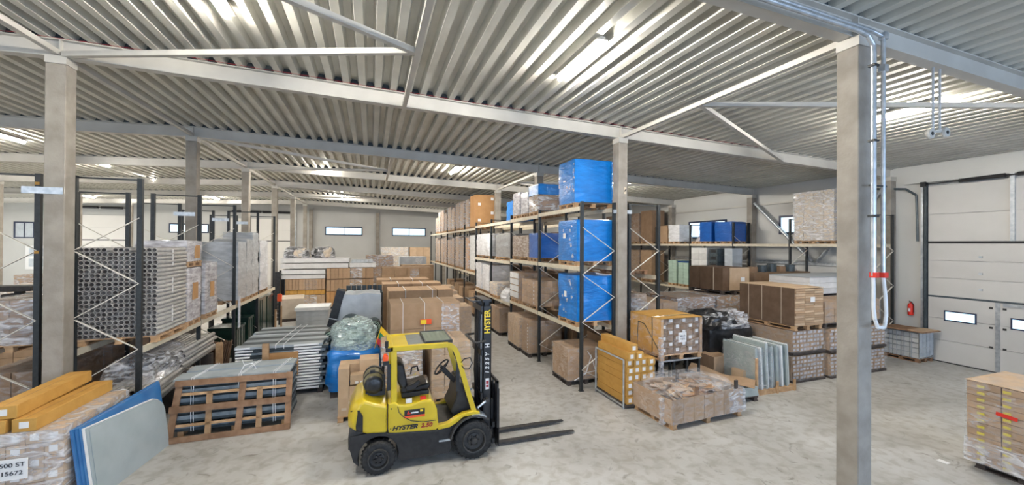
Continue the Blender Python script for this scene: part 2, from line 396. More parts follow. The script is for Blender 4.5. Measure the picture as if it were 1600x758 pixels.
# trapezoidal roof deck
b = MB(); pitch = .322; x = XL - .1; pr = []
n = int((XR - XL) / pitch) + 2
for i in range(n):
    for dx, dz in ((0, 0), (.125, 0), (.168, .13), (.28, .13)): pr.append((XL - .2 + i * pitch + dx, dz))
pr = [(px, zdeck(px) + dz) for px, dz in pr if px < XR + .2]
ys = [YF - .1, 3.76, 9.36, 14.96, 20.56, 26.16, 31.76, 37.36, YB + .1]
vs = [(px, y, z) for y in ys for px, z in pr]; k = len(pr)
fs = [(j * k + i, j * k + i + 1, (j + 1) * k + i + 1, (j + 1) * k + i) for j in range(len(ys) - 1) for i in range(k - 1)]
struct(b.add(vs, fs).build('ceiling', 'deck'))
b = MB().box(XL - .2, XR + .2, YF - .1, YB + .1, 8.1, 8.2); struct(b.build('trim_1', 'wall'))

for k in range(-1, 6):      # dark blocks in the ribs above each beam, standing in for shaded voids
    y = 9.36 + 5.6 * k; b = MB()
    for i in range(n - 1):
        xs = XL - .2 + i * pitch; q = [(xs + .125 - pitch, 0), (xs, 0), (xs - .042, .13), (xs + .168 - pitch, .13)]
        q = [(xs + .127, 0), (xs + pitch - .002, 0), (xs + .278, .128), (xs + .17, .128)]
        if q[0][0] < XL or q[1][0] > XR: continue
        b.prism([(px, zdeck(px) + dz + .001) for px, dz in q], y - .03, y + .03)
    o = b.build('trim_%d' % (20 + k), 'slate'); struct(o)
ordin = ['third from the camera', 'second in front of the camera']
beam_lab = {-1: 'white roof beam nearest the camera, above the foreground column',
            0: 'white roof beam second from the camera, above the forklift',
            1: 'white roof beam third from the camera, over the tall blue load',
            2: 'white roof beam fourth from the camera',
            3: 'white roof beam fifth from the camera', 4: 'white roof beam second nearest the back wall',
            5: 'white roof beam nearest the back wall'}
for k in range(-1, 6):
    y = 9.36 + 5.6 * k
    for side, xa, xb in (('r', COLX, XR - .02), ('l', XL + .02, COLX - .002)):
        za, zb_ = zbeam(xa), zbeam(xb); b = MB()
        def seg(y0, y1, d0_, d1_):
            b.add([(xa, y0, za + d0_), (xb, y0, zb_ + d0_), (xb, y1, zb_ + d0_), (xa, y1, za + d0_), (xa, y0, za + d1_), (xb, y0, zb_ + d1_), (xb, y1, zb_ + d1_), (xa, y1, za + d1_)],
                  [(0, 3, 2, 1), (4, 5, 6, 7), (0, 1, 5, 4), (1, 2, 6, 5), (2, 3, 7, 6), (3, 0, 4, 7)])
        seg(y - .09, y + .09, 0, .018); seg(y - .09, y + .09, BH - .02, BH - .002); seg(y - .006, y + .006, .018, BH - .02)
        for xs in (COLX + .02 if side == 'r' else COLX - .03, COLM): 
            if (side == 'r'): b.box(xs - .008, xs + .008, y - .085, y + .085, zbeam(xs) + .018, zbeam(xs) + BH - .02)
        lab = beam_lab[k] + (', right slope' if side == 'r' else ', left slope')
        tag(b.build('roof_beam', 'steel_white'), lab, 'beam')
def column(x, y, h, label, w=.28, head=True):
    t = thing('concrete_column', label, 'column', (x, y, 0))
    MB().box(-w / 2, w / 2, -w / 2, w / 2, 0, h - .14).build('shaft', 'concrete', t, bevel=.012, seg=1)
    b = MB().box(-w / 2 - .005, w / 2 + .005, -w / 2 - .005, w / 2 + .005, h - .14, h - .001); b.build('steel_head', 'steel_white', t)
    return t
cl = ['bare concrete column between the left racks, nearest one at the left edge of the photo', 'concrete column of the left row, second from the camera, behind the grey tubes',
      'concrete column of the left row, third from the camera', 'concrete column of the left row, fourth from the camera', 'concrete column of the left row, fifth from the camera',
      'concrete column of the left row, next to the back wall']
for k in range(6): column(COLX, 9.36 + 5.6 * k, zbeam(COLX), cl[k])
cr = ['large bare concrete column in the right foreground with pipes on its side', 'concrete column right of the three blue loads at the rack end', 'concrete column top showing above the blue and brown load in the racks',
      'concrete column showing behind the tall cartons on the right rack', 'concrete column of the middle row far down the aisle, behind the tall cartons', 'concrete column of the middle row, second from the back wall, behind the rack', 'concrete column of the middle row nearest the back wall, behind the rack']
for k in range(-1, 6): column(COLM, 9.33 + 5.6 * k, zbeam(COLM), cr[k + 1])
t = thing('column_sign', 'small white sticker with a dark mark on the column right of the blue loads', 'sticker', (COLM, 9.18, 0))
bpart('plate', t, .02, .085, -.008, -.001, 5.18, 5.36, 'card_pale'); MB().bar((.03, -.01, 5.24), (.075, -.01, 5.29), .006, .02).bar((.035, -.011, 5.26), (.08, -.011, 5.31), .006, .02).build('mark', 'ink', t)
for k, l in ((3, 'left'), (4, 'middle'), (5, 'right')):
    column(-16.8, 14.96 + 5.6 * (k - 1), zbeam(-16.8), 'concrete column far off in the left hall, %s of three seen between the rack frames' % l)
for i, x in enumerate((COLX - .02, .58, 12.1)):
    column(x, YB - .16, zbeam(x), ['concrete wall column in the corner left of the two far windows', 'concrete wall column between the two far windows', 'concrete wall column at the far end behind the right racks'][i], .3)
for k, l in ((-1, 'concrete wall column left of the white loading door'), (0, 'concrete wall column behind the right wall rack with a diagonal pipe brace'), (1, 'concrete wall column behind the small white bag on the wall rack'), (2, 'concrete wall column at the far end of the wall rack')):
    column(XR - .17, 9.33 + 5.6 * (k + 0) + (5.6 if 0 else 0), zbeam(17.8), l, .3)
# struts and K braces in the roof plane
def strut(p0, p1, label, w=.09): tag(MB().bar(p0, p1, w, w).build('roof_brace', 'steel_white'), label, 'brace')
bay = ['over the camera', 'over the forklift bay', 'behind the second beam', 'far down the hall', 'near the back wall']
for k in range(-1, 5):
    y0 = 9.36 + 5.6 * k + .1; y1 = y0 + 5.4; z = zbeam(COLX) + .06
    strut((COLX, y0, z), (COLX, y1, z), 'white square roof tube joining left row columns, %s from the camera' % ['first', 'second', 'third', 'fourth', 'fifth', 'sixth'][k + 1])
for k, l in ((-1, 'nearest the camera'), (1, 'over the middle of the hall'), (3, 'nearest the back wall')):
    y0 = 9.36 + 5.6 * k; ym = y0 + 2.85; xs = .68; z = zbeam(xs) + .03
    strut((xs, y0 + .1, z), (xs, y0 + 5.5, z), 'white roof tube running along the hall between two beams, %s' % l)
    for s, q in ((0, 'front'), (1, 'rear')):
        strut((xs - .05, ym, z), (COLX + .1, y0 + .12 + s * 5.36, zbeam(COLX) + .03), 'white diagonal roof tube of the K brace %s, %s arm' % (l, q))
for k, l in ((-1, 'right of the aisle nearest the camera'), (1, 'right of the aisle above the tall cartons')):
    y0 = 9.36 + 5.6 * k; ym = y0 + 2.8; xs = COLM; z = zbeam(xs) + .03
    strut((xs, y0 + .1, z), (xs, y0 + 5.5, z), 'white roof tube running between column heads, %s' % l)
    for s, q in ((0, 'front'), (1, 'rear')):
        strut((xs + .05, ym, z), (12.3, y0 + .12 + s * 5.36, zbeam(12.3) + .03), 'white diagonal roof tube %s, %s arm' % (l, q))
# red wire strung along the second beam
b = MB(); pts = [(-8 + i * 1.15, 9.15 + .02 * sin(i), zdeck(-8 + i * 1.15) - .018 - .012 * (i % 2)) for i in range(18)]; b.path(pts, .0035, 4)
tag(b.build('alarm_wire', 'red_dark'), 'thin dark red wire strung along the second roof beam', 'wire')
# right wall: eaves girt, girts, bracing
struct(MB().box(XR - .16, XR - .001, YF, 8.9, 6.0, 6.28).build('trim_2', 'wall'))
struct(MB().box(XR - .1, XR - .001, 9.6, YB, 5.78, 5.86).build('trim_3', 'steel_white'))
struct(MB().box(XR - .1, XR - .001, 9.5, YB, 3.0, 3.12).build('trim_4', 'galv'))
tag(MB().cyl((XR - .2, 14.75, 5.9), (XR - .2, 12.0, 3.15), .07, 12).build('wall_brace', 'galv'), 'grey round steel diagonal sloping down from the wall column past the small window', 'brace')
tag(MB().cyl((XR - .2, 9.5, 5.9), (XR - .2, 11.8, 3.15), .07, 12).build('wall_brace', 'galv'), 'grey round steel diagonal rising behind the foreground column on the right wall', 'brace')
# wall panel joints as shallow battens
for i, y in enumerate((-10, )): pass
def window(name, cx, cy, cz, w, h, axis, label=None, mull=1, glass='pane_lit'):
    t = link(name, None, None, (cx, cy, cz)); t['kind'] = 'structure'
    def q(nm, a0, a1, z0, z1, t0, t1, mt):
        if axis == 'x': return MB().box(a0, a1, t0, t1, z0, z1).build(nm, mt, t)
        return MB().box(t0, t1, a0, a1, z0, z1).build(nm, mt, t)
    f = .09
    q('frame_rail', -w / 2, w / 2, -h / 2, -h / 2 + f, -.06, 0, 'frame_dark'); q('frame_rail', -w / 2, w / 2, h / 2 - f, h / 2, -.06, 0, 'frame_dark')
    q('frame_stile', -w / 2, -w / 2 + f, -h / 2 + f, h / 2 - f, -.06, 0, 'frame_dark'); q('frame_stile', w / 2 - f, w / 2, -h / 2 + f, h / 2 - f, -.06, 0, 'frame_dark')
    for i in range(mull):
        a = -w / 2 + w * (i + 1) / (mull + 1); q('mullion', a - .025, a + .025, -h / 2 + f, h / 2 - f, -.06, 0, 'frame_dark')
    for i in range(mull + 1):
        a0 = -w / 2 + w * i / (mull + 1) + (.026 if i else f + .001); a1 = -w / 2 + w * (i + 1) / (mull + 1) - (.026 if i < mull else f + .001)
        q('pane', a0, a1, -h / 2 + f + .001, h / 2 - f - .001, -.03, -.01, glass)
window('window_1', -2.42, YB - .002, 4.98, 3.26, .8, 'x'); window('window_2', 3.56, YB - .002, 4.98, 3.26, .8, 'x')
window('window_3', -14.53, YB - .002, 5.02, 2.8, .78, 'x'); window('window_4', -24.9, YB - .002, 4.7, 1.2, 1.25, 'x', glass='tarp')
window('added_window', XL + .07, 31, 2.6, 12.2, 4.6, 'y', mull=5)  # unseen lit window, made up to go with the left-hall fill lamp
window('window_5', XR - .002, 17.9, 4.72, 2.7, 1.0, 'y'); window('window_6', XR - .002, 12.6, 4.78, 2.0, .86, 'y')
# loading doors on the back wall (left hall)
def back_door(name, x0, x1):
    t = link(name, None, None, ((x0 + x1) / 2, YB - .03, 0)); t['kind'] = 'structure'; w = (x1 - x0) / 2
    for i in range(6):
        z0 = .02 + i * .99; bpart('panel', t, -w, w, -.05, 0, z0, z0 + (.95 if i == 3 else .98), 'wall_white')
    bpart('track', t, -w - .12, -w - .02, -.12, 0, 0, 6.6, 'galv'); bpart('track', t, w + .02, w + .12, -.12, 0, 0, 6.6, 'galv')
    MB().cyl((-w + .3, -.2, 6.55), (-.1, -.2, 6.55), .1, 10).cyl((.1, -.2, 6.55), (w - .3, -.2, 6.55), .1, 10).cyl((-w, -.2, 6.55), (w, -.2, 6.55), .03, 8).build('spring_shaft', 'fl_black', t)
    MB().box(-w, w, -.056, -.051, 3.94, 4.02).build('seal', 'fl_black', t)
back_door('door_1', -11.7, -6.6); back_door('door_2', -22.1, -18.6)
# big loading door on the right wall with pass door
t = link('door_3', None, None, (XR - .03, 6.1, 0)); t['kind'] = 'structure'
y1 = 2.15                                                      # local half width
zs = [(.03, .72), (.73, 1.44), (1.45, 2.13), (2.19, 2.78), (2.79, 3.36), (3.37, 3.92), (4.0, 4.9), (4.91, 5.85)]
for z0, z1 in zs: bpart('panel', t, -.06, 0, -y1, y1, z0, z1, 'door')
bpart('seal', t, -.072, -.061, -y1, y1, 2.131, 2.189, 'slate'); bpart('seal', t, -.072, -.061, -y1, y1, 3.925, 3.995, 'rubber_black'); bpart('seal', t, -.075, -.01, -y1, y1, 0, .028, 'rubber_black')
for yy in (y1 + .02, ): 
    bpart('track', t, -.14, -.02, yy, yy + .06, 0, 6.0, 'slate'); bpart('track', t, -.11, -.02, yy + .1, yy + .16, 0, 6.0, 'galv')
bpart('track', t, -.14, -.02, -y1 - .09, -y1 - .02, 0, 6.0, 'slate')
bpart('center_post', t, -.13, -.02, .18, .27, 4.0, 6.0, 'galv')
MB().cyl((-.16, y1 + .1, 5.93), (-.16, -y1, 5.98), .02, 8).cyl((-.16, 1.35, 5.94), (-.16, .35, 5.96), .06, 12).cyl((-.16, .1, 5.96), (-.16, -1.2, 5.98), .06, 12).box(-.2, -.1, y1 + .02, y1 + .16, 5.86, 6.02).build('spring_shaft', 'fl_black', t)
MB().path([(-.1, 5.2, 6.05), (-.1, 3.4, 5.95), (-.1, 2.75, 5.85), (-.1, 2.45, 5.6), (-.1, 2.42, 4.0)], .035, 8).build('lift_track', 'slate', t)
for z in (2.48, 2.98, 3.5):
    for yy in (.9, -.4): MB().box(-.085, -.061, yy - .04, yy + .04, z - .03, z + .03).build('hinge', 'galv', t)
for z in (.75, 1.35, 1.95):
    for yy in (.68, .4): MB().box(-.085, -.061, yy - .035, yy + .035, z - .03, z + .03).build('hinge', 'fl_dark', t)
bpart('pass_door_frame', t, -.075, -.061, .49, .59, .03, 2.12, 'galv'); bpart('pass_door_frame', t, -.075, -.061, -.75, -.67, .03, 2.12, 'galv'); bpart('pass_door_closer', t, -.11, -.061, -.3, .42, 2.03, 2.12, 'galv')
for yy in (1.37, -.1, -1.5):
    p = MB().box(-.078, -.061, yy - .38, yy + .38, 1.38, 1.72).build('window_frame', 'frame_dark', t)
    MB().box(-.084, -.0785, yy - .34, yy + .34, 1.42, 1.68).build('pane', 'pane_lit', p)
# horizontal rail above door and wall conduit
t = thing('fire_extinguisher', 'red fire extinguisher hanging on the white wall beside the loading door', 'extinguisher', (XR - .1, 8.72, 1.42))
MB().lathe([(.0, 0), (.07, .0), (.08, .02), (.08, .33), (.06, .39), (.025, .41), (.025, .44), (0, .44)], 'z', (0, 0, 0), 16).build('cylinder', 'red', t, smooth=True)
MB().box(-.05, .03, -.02, .02, .44, .47).bar((-.02, 0, .47), (-.08, 0, .5), .02, .01).build('valve', 'fl_black', t); MB().path([(0, -.03, .44), (-.03, -.1, .36), (-.03, -.1, .1)], .012, 6).build('hose', 'fl_black', t)
bpart('label', t, -.0815, -.079, -.03, .03, .12, .24, 'paper')

# roof lamps
def lamp(x, y, label, l=1.55, k=1):
    z = zdeck(x) - .1; t = thing('roof_lamp', label, 'lamp', (x, y, z), group='roof lamps')
    b = MB().box(-.1, .1, -l / 2, l / 2, .035, .06).box(-.05, .05, -l / 2, l / 2, .06, .095); b.build('housing', 'steel_white', t)
    b = MB().cyl((0, -l / 2 + .02, 0), (0, l / 2 - .02, 0), .038, 10); b.build('tube', 'lamp_on', t)
LX = [(-2.05, 6.3, 'bright tube lamp at the top edge above the left column beam'), (3.42, 6.28, 'bright tube lamp on the roof deck above the forklift aisle, largest in view'), (11.0, 5.7, 'bright tube lamp partly behind the hanging pipes at upper right'),
      (3.4, 17.4, 'bright roof lamp above the tall cartons of the right rack'), (-2.0, 21.0, 'bright roof lamp over the floor stacks in mid hall'), (-2.0, 31.6, 'small bright roof lamp far off, left of two near the back wall'), (3.4, 33.0, 'small bright roof lamp far off, right of two near the back wall'),
      (-10.9, 17.2, 'tube lamp at the left edge of the photo below the roof beams'), (-10.8, 21.6, 'tube lamp seen above the left rack frames, right of the concrete column'), (-10.8, 26.9, 'tube lamp over the left hall, seen above the second rack frame'), (-18.0, 34.9, 'smallest tube lamp far off in the left hall'), (-10.9, 35.3, 'round looking lamp far off left of the rack column rows')]
for x, y, l in LX: lamp(x, y, l)
for x, y, l in ((-10.9, 4.0, 'added tube lamp out of view on the left, nearest the camera'), (-18, 10.0, 'added tube lamp out of view in the left hall'), (-18, 22.0, 'added tube lamp in the left hall hidden out of view'), (11.0, 17.4, 'tube lamp over the right storage area behind the middle roof beam'), (11.0, 33.0, 'tube lamp over the far right storage area behind the racks')):  # the left-hall ones are unseen, added to brighten that hall
    lamp(x, y, l)

# pipes at the foreground column
t = thing('conduit_pipe', 'galvanised pipe coming along the near beam, bending down beside the foreground column', 'pipe', (6.42, 3.46, 0))
zb = zbeam(6.4)
MB().path([(-4.6, -.02, zbeam(1.8) - .06), (-.45, 0, zb - .06), (-.25, 0, zb - .09), (-.14, 0, zb - .2), (-.13, 0, zb - .35), (-.13, 0, 3.42)], .032, 10).build('pipe', 'galv', t, smooth=True)
MB().path([(-.13, 0, 3.42), (-.14, -.01, 3.25), (-.16, -.02, 3.0), (-.15, -.03, 2.85), (-.09, -.03, 2.74), (-.0, -.04, 2.74)], .022, 8).build('hose', 'foam_white', t, smooth=True)
MB().box(-.16, -.1, -.05, .03, 3.4, 3.47).build('valve', 'red', t)
for z in (6.2, 5.2, 4.2): bpart('clamp', t, -.18, -.08, -.04, .04, z, z + .03, 'rack_black')
t = thing('conduit_pipe', 'galvanised pipe hanging free from the near beam, right of the foreground column', 'pipe', (6.78, 3.5, 0))
MB().path([(-4.5, .02, zbeam(2.3) + .06), (-.4, .02, zb + .03), (-.22, .0, zb - .02), (-.21, 0, zb - .15), (-.21, 0, 3.42)], .026, 10).build('pipe', 'galv', t, smooth=True)
MB().box(-.25, -.17, -.04, .04, 3.39, 3.46).build('valve', 'red', t)
MB().path([(-.21, 0, 3.4), (-.2, -.02, 3.15), (-.2, -.03, 2.9), (-.24, -.04, 2.78), (-.34, -.08, 2.73)], .022, 8).build('hose', 'foam_white', t, smooth=True)
for z in (zb - .06, zb - .5): bpart('coupling', t, -.25, -.17, -.04, .04, z, z + .09, 'galv')
bpart('spacer_bar', t, -.5, -.15, -.012, .012, 4.62, 4.64, 'rack_black')
t = thing('hanging_sensor', 'pair of thin rods hanging from the near beam with two small lamps', 'sensor', (8.4, 3.78, 0))
MB().cyl((-.09, 0, zbeam(8.4)), (-.09, 0, 5.62), .018, 8).cyl((.09, 0, zbeam(8.4)), (.09, 0, 5.66), .018, 8).build('rod', 'galv', t)
for s in (-1, 1):
    MB().lathe([(0, -.025), (.075, -.025), (.085, 0), (.075, .025), (0, .025)], 'y', (s * .2, -.02, 5.6 + .03 * s), 14).build('lamp_head', 'steel_white', t, smooth=True)
    MB().lathe([(0, -.032), (.03, -.032), (.03, 0)], 'y', (s * .2, -.02, 5.6 + .03 * s), 10).build('lens', 'fl_black', t)
MB().bar((-.28, 0, 5.58), (.28, 0, 5.68), .03, .04).build('cross_bar', 'steel_white', t)
tag(MB().box(6.38, 6.45, 3.53, 3.588, 0, .42).cyl((6.4, 3.5, .3), (6.4, 3.53, .3), .03, 8).build('column_anchor', 'fl_black'), 'small black steel bracket at the foot of the foreground column', 'bracket')

# ------------------------------------------------------------------ pallet racks
def rack(label, xa, xb, ys, top, levels, phase=0, skipb=None, spacers=(), xs=0):
    """xa: aisle side posts, xb: rear posts; levels: per bay list of beam top heights"""
    t = thing('pallet_rack', label, 'rack', ((xa + xb) / 2, ys[0], 0)); cx = (xa + xb) / 2; s = 1 if xb > xa else -1
    pm = MB().box(-.04, .04, -.035, .035, .012, top).mesh('post', 'rack_black'); fm = MB().box(-.06, .06, -.06, .06, 0, .012).mesh('foot_plate', 'rack_black')
    for i, y in enumerate(ys):
        for x in (xa, xb): link('post', pm, t, (x - cx, y - ys[0], 0)); link('foot_plate', fm, t, (x - cx, y - ys[0], 0))
        far = y > 26; 
        if far: continue
        z = .58 if phase == 0 else 0.0; pz = .62; k = 0; y_ = y - ys[0]
        xm = (xa - cx, xb - cx); z = .55 if phase == 0 else -.07; q = 0
        bpart('tie_bar', t, min(xm), max(xm), y_ - .015, y_ + .015, top - .045, top - .015, 'rack_black')
        while z + pz < top - .3:
            a, c = (xm[0], z), (xm[1], z + pz)
            if q % 2: a, c = (xm[1], z), (xm[0], z + pz)
            if phase: a, c = (-a[0], a[1]), (-c[0], c[1])
            z0_ = max(a[1], .05)
            MB().bar((a[0], y_ - .02, z0_), (c[0], y_ - .02, c[1]), .012, .042, up=(0, 1, 0)).build('brace', 'brace', t); z += pz; q += 1
    for i in range(len(ys) - 1):
        for lv in levels[i]:
            L_ = ys[i + 1] - ys[i] - .072
            for x in (xa - cx - s * .035, xb - cx + s * .035):
                o = link('beam', boxmesh(.05, L_, .115, 'beam_beige', 'beam'), t, (x, (ys[i] + ys[i + 1]) / 2 - ys[0], lv - .115))
    for y, z in spacers: bpart('spacer', t, xs - .26 - cx, xs + .26 - cx, y - ys[0] - .14, y - ys[0] - .125, z, z + .11, 'galv')
    return t
YL = [9.55 + 2.8 * i for i in range(5)]
rack('black steel pallet rack along the left aisle holding grey tubes and wrapped loads', -4.14, -5.1, YL, 5.02, [[1.82]] * 4, 0)
t = rack('black steel pallet rack left of the nearest column, back to back with the aisle rack', -6.55, -5.59, YL, 5.02, [[1.82, ]] * 4, 0)
for i, (y, z) in enumerate(((9.265, 4.64), (14.86, 4.62), (20.46, 4.62), (17.96, 4.62))):
    o = MB().box(-5.62, -5.08, y - .055, y - .042, z, z + .115).build('rack_spacer', 'galv')
    tag(o, ['galvanised plate strapping the racks together across the nearest concrete column', 'galvanised plate between the racks in front of the second left column', 'galvanised plate between the racks at the third left column', 'galvanised plate between the rack frames before the third left column'][i], 'plate')
for z in (4.82, 3.6):
    tag(MB().box(-5.62, -5.56, 9.505, 9.513, z, z + .05).build('post_sticker', 'card_orange'), 'small orange sticker on the black post, %s one' % ('upper' if z > 4 else 'lower'), 'sticker')
YR = [9.33 + 2.8 * i for i in range(11)]
lv = [[1.64, 3.24, 4.82], [1.64, 3.24, 4.78], [1.5, 3.14, 4.76], [1.5, 3.14, 4.76]] + [[2.3, 4.66]] * 6
rack('black steel pallet rack row right of the aisle, front row with blue and brown loads', 5.2, 6.17, YR, 4.95, lv, 1)
rack('black steel pallet rack row behind the right aisle row, standing past the columns', 6.66, 7.62, YR[:9], 4.95, [[1.64, 2.95]] + [[1.64, 3.24, 4.7]] * 7, 0)
tag(MB().box(6.12, 6.7, 9.27, 9.285, 4.66, 4.76).build('rack_spacer', 'galv'), 'galvanised plate joining rack frames behind the column right of the blue loads', 'plate')
YW = [9.1, 12.1, 14.9, 17.7, 20.5, 23.3, 26.1]
rack('black steel rack along the right wall with one high shelf level', 16.6, 17.6, YW, 4.95, [[3.9]] * 3 + [[3.9, 1.5]] * 3, 1)

# ------------------------------------------------------------------ right rack, aisle row
X0, X1 = 5.13, 6.3
def glints(t, x, n, ys, zs, sd=1):  # pale film scraps set on the wrap as ready-made glints
    rr = random.Random(sd)
    for _ in range(n):
        cy, cz = rr.uniform(*ys), rr.uniform(*zs); q = rr.uniform(.02, .06); k = 7; b = MB()
        pts = [(cy + cos(2 * pi * i / k) * q * rr.uniform(.4, 1.3), cz + sin(2 * pi * i / k) * q * rr.uniform(.5, 1.5)) for i in range(k)]
        vs = [(x, a, c) for a, c in pts] + [(x - .012, a, c) for a, c in pts]
        b.add(vs, [tuple(range(k)), tuple(range(2 * k - 1, k - 1, -1))] + [(i, (i + 1) % k, k + (i + 1) % k, k + i) for i in range(k)]); b.build('torn_film_glint', 'film_heavy', t)
def lab(t, *a):
    for q in a: sticker(t, *q)
B = 'tall blue wrapped load on the '
t = load(5.14, 6.33, 9.62, 10.6, 4.82, 6.14, 'tall blue plastic wrapped load on the top shelf at the near rack end', wrap='wrap_blue', bulge=.01)
lab(t, (-.605, .1, .75, .14, .16), (-.605, 0, .74, .03, .03, 'ink')); glints(t, -.6, 9, (-.42, -.02), (.3, .62), 3); glints(t, -.605, 6, (-.46, -.42), (.2, 1.2), 5); glints(t, -.605, 6, (.4, .46), (.3, 1.15), 6); 
MC['film_patch'] = MC['film_heavy']
t = load(5.14, 6.28, 9.5, 10.62, 3.24, 4.5, 'tall blue wrapped load on the middle shelf at the near rack end', wrap='wrap_blue', bulge=.012); lab(t, (-.6, .1, .75, .15, .14)); glints(t, -.6, 7, (-.5, .2), (.2, 1.1), 8)
t = load(5.12, 6.28, 9.45, 10.6, 1.64, 3.0, 'slumped blue wrapped load on the lowest shelf at the near rack end', wrap='wrap_blue', bulge=-.02, amp=.05); lab(t, (-.57, .1, .72, .14, .16)); glints(t, -.585, 10, (-.4, .4), (.3, 1.2), 9)
# bay 1
t = load(5.16, 6.3, 12.18, 13.03, 4.78, 5.46, 'brown cartons in shiny film under a blue wrapped top, on the top shelf', grid=(3, 2, 3), mt='card_dark', wrap='film_heavy')
t2 = wrapmesh(1.16, .87, .36, 'wrap_blue', 5, name='plastic_wrap'); link('plastic_wrap', t2, t, (0, 0, .69))
load(5.16, 6.28, 13.12, 13.85, 4.78, 5.68, 'silvery film wrapped load on the top shelf beside the blue topped one', wrap='wrap_silver')
load(5.16, 6.28, 13.93, 14.72, 4.78, 5.76, 'silvery film wrapped load on the top shelf, at the left end of its bay', wrap='wrap_silver')
load(5.14, 6.28, 12.18, 12.95, 3.24, 4.2, 'dark blue wrapped load on the middle shelf behind the near bay', wrap='wrap_navy')
load(5.15, 6.28, 13.0, 14.7, 3.24, 4.14, 'brown film wrapped load with purple marks on the middle shelf', grid=(3, 4, 3), wrap='wrap_brown')
t = load(5.15, 6.28, 12.18, 13.65, 1.64, 2.6, 'pair of brown cartons loads with white label strips on the lowest shelf', grid=(2, 3, 4), mt='card', wrap='film')
for i in range(6): sticker(t, -.56, -.42, .2 + .13 * i, .05, .05)
t = load(5.1, 6.28, 13.78, 14.75, 1.64, 2.78, 'brown cartons with stacked white wrapped front on the lowest shelf', grid=(2, 1, 6), mt='card', wrap='film')
for i in range(4): bpart('wrap_band', t, -.61, -.595, -.45, .45, .2 + .24 * i, .4 + .24 * i, 'white_pack')
# bay 2 / 3
load(5.16, 6.28, 17.9, 20.3, 3.14, 4.32, 'bulging white plastic wrapped load on the middle shelf', wrap='wrap_white', amp=.06, bulge=.02)
t = load(5.3, 6.3, 15.05, 17.4, 3.14, 4.25, 'dim grey wrapped load on the middle shelf behind the bulging white one', wrap='wrap_dim')
load(5.14, 6.28, 17.9, 19.15, 1.5, 2.84, 'whitish grey wrapped load on the lowest shelf, right one of two', wrap='wrap_white', amp=.05, bulge=-.02)
load(5.14, 6.28, 19.25, 20.4, 1.5, 2.9, 'whitish grey wrapped load on the lowest shelf, left one of two', wrap='wrap_white', amp=.06, bulge=-.02)
load(5.05, 6.2, 16.3, 17.5, 1.5, 2.15, 'pale carton in white film on the lowest shelf above the forklift mast', grid=(1, 1, 1), mt='card_pale', wrap='film_heavy')
t = thing('plastic_heap', 'crumpled heap of white plastic lying on the lowest shelf edge', 'plastic', (5.45, 15.6, 1.51)); link('crumple', heap(.7, 1.1, .45, 'wrap_white', 4, .12), t)
load(5.4, 6.28, 15.0, 16.2, 4.76, 5.6, 'upright blue board pack standing on the top shelf beside a column', wrap='wrap_blue', pal=None)
bpart('lattice', thing('wire_deck', 'pale wire deck lying on the top shelf beams', 'deck', (5.7, 16.6, 4.765)), -.4, .5, -1.3, 0, 0, .03, 'beam_beige')
# far tall cartons, two levels
zt = [(20.7, 21.9), (22.1, 22.9), (23.45, 24.5), (24.7, 25.9), (26.3, 27.3), (27.5, 28.7), (29.1, 30.1), (30.3, 31.5), (31.9, 33.0), (33.2, 34.4)]
wn = ['nearest', 'second', 'third', 'fourth', 'fifth', 'sixth', 'seventh', 'eighth', 'ninth', 'farthest']
hs = [1.78, 1.7, 1.72, 1.75, 1.55, 1.74, 1.4, 1.72, 1.68, 1.3]
for i, (a, c) in enumerate(zt):
    t = load(5.16, 6.25, a, c, 4.66, 4.66 + hs[i], 'tall brown carton load in film on the top shelf, %s of ten along the aisle' % wn[i], grid=(1, 2, 1), mt='card_kraft' if i == 0 else 'card', wrap='film_heavy' if i else None)
    if i == 0:
        for x, z in ((-.3, .35), (-.3, 1.2), (.4, .75), (.4, 1.5)): sticker(t, x, -.61, z, .16, .15, 'paper', 'y')
    load(5.16, 6.25, a, c, 2.3, 4.3 - (i % 3) * .1, 'tall brown carton load in film on the lower shelf, %s of ten along the aisle' % wn[i], grid=(1, 2, 1), mt=['tile_box', 'card_kraft', 'card'][min(i, 2)], wrap='film' if i == 0 else 'film_heavy')
# floor level under the right rack
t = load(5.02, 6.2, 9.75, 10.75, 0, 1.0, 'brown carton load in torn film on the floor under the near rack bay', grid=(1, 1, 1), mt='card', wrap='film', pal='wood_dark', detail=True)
MB().path([(-.4, -.53, .14), (-.05, -.535, .3), (.1, -.54, .75), (0, -.53, .9)], .012, 5).path([(-.2, -.53, .3), (.25, -.535, .35), (.1, -.53, .8)], .01, 5).build('torn_tape', 'string', t)
t = thing('carton_column', 'stack of small white labelled cartons right beside the torn film load', 'carton stack', (6.35, 9.95, 0)); 
for k in range(7):
    bpart('carton', t, -.12, .2, -.3, .3, .01 + k * .14, .14 + k * .14, 'card_dark'); sticker(t, .05, -.301, .05 + k * .14, .1, .06, 'paper', 'y')
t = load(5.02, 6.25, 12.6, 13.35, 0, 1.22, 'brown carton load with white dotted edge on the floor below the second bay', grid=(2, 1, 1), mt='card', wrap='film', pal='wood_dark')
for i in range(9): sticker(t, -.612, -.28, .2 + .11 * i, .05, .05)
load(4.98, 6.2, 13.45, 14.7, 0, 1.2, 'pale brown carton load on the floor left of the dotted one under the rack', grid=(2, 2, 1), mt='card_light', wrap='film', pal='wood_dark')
load(5.05, 6.2, 16.0, 17.3, 0, 1.15, 'brown carton load on the floor seen just right of the forklift mast top', grid=(2, 2, 1), mt='card', wrap='film', pal='wood_dark')
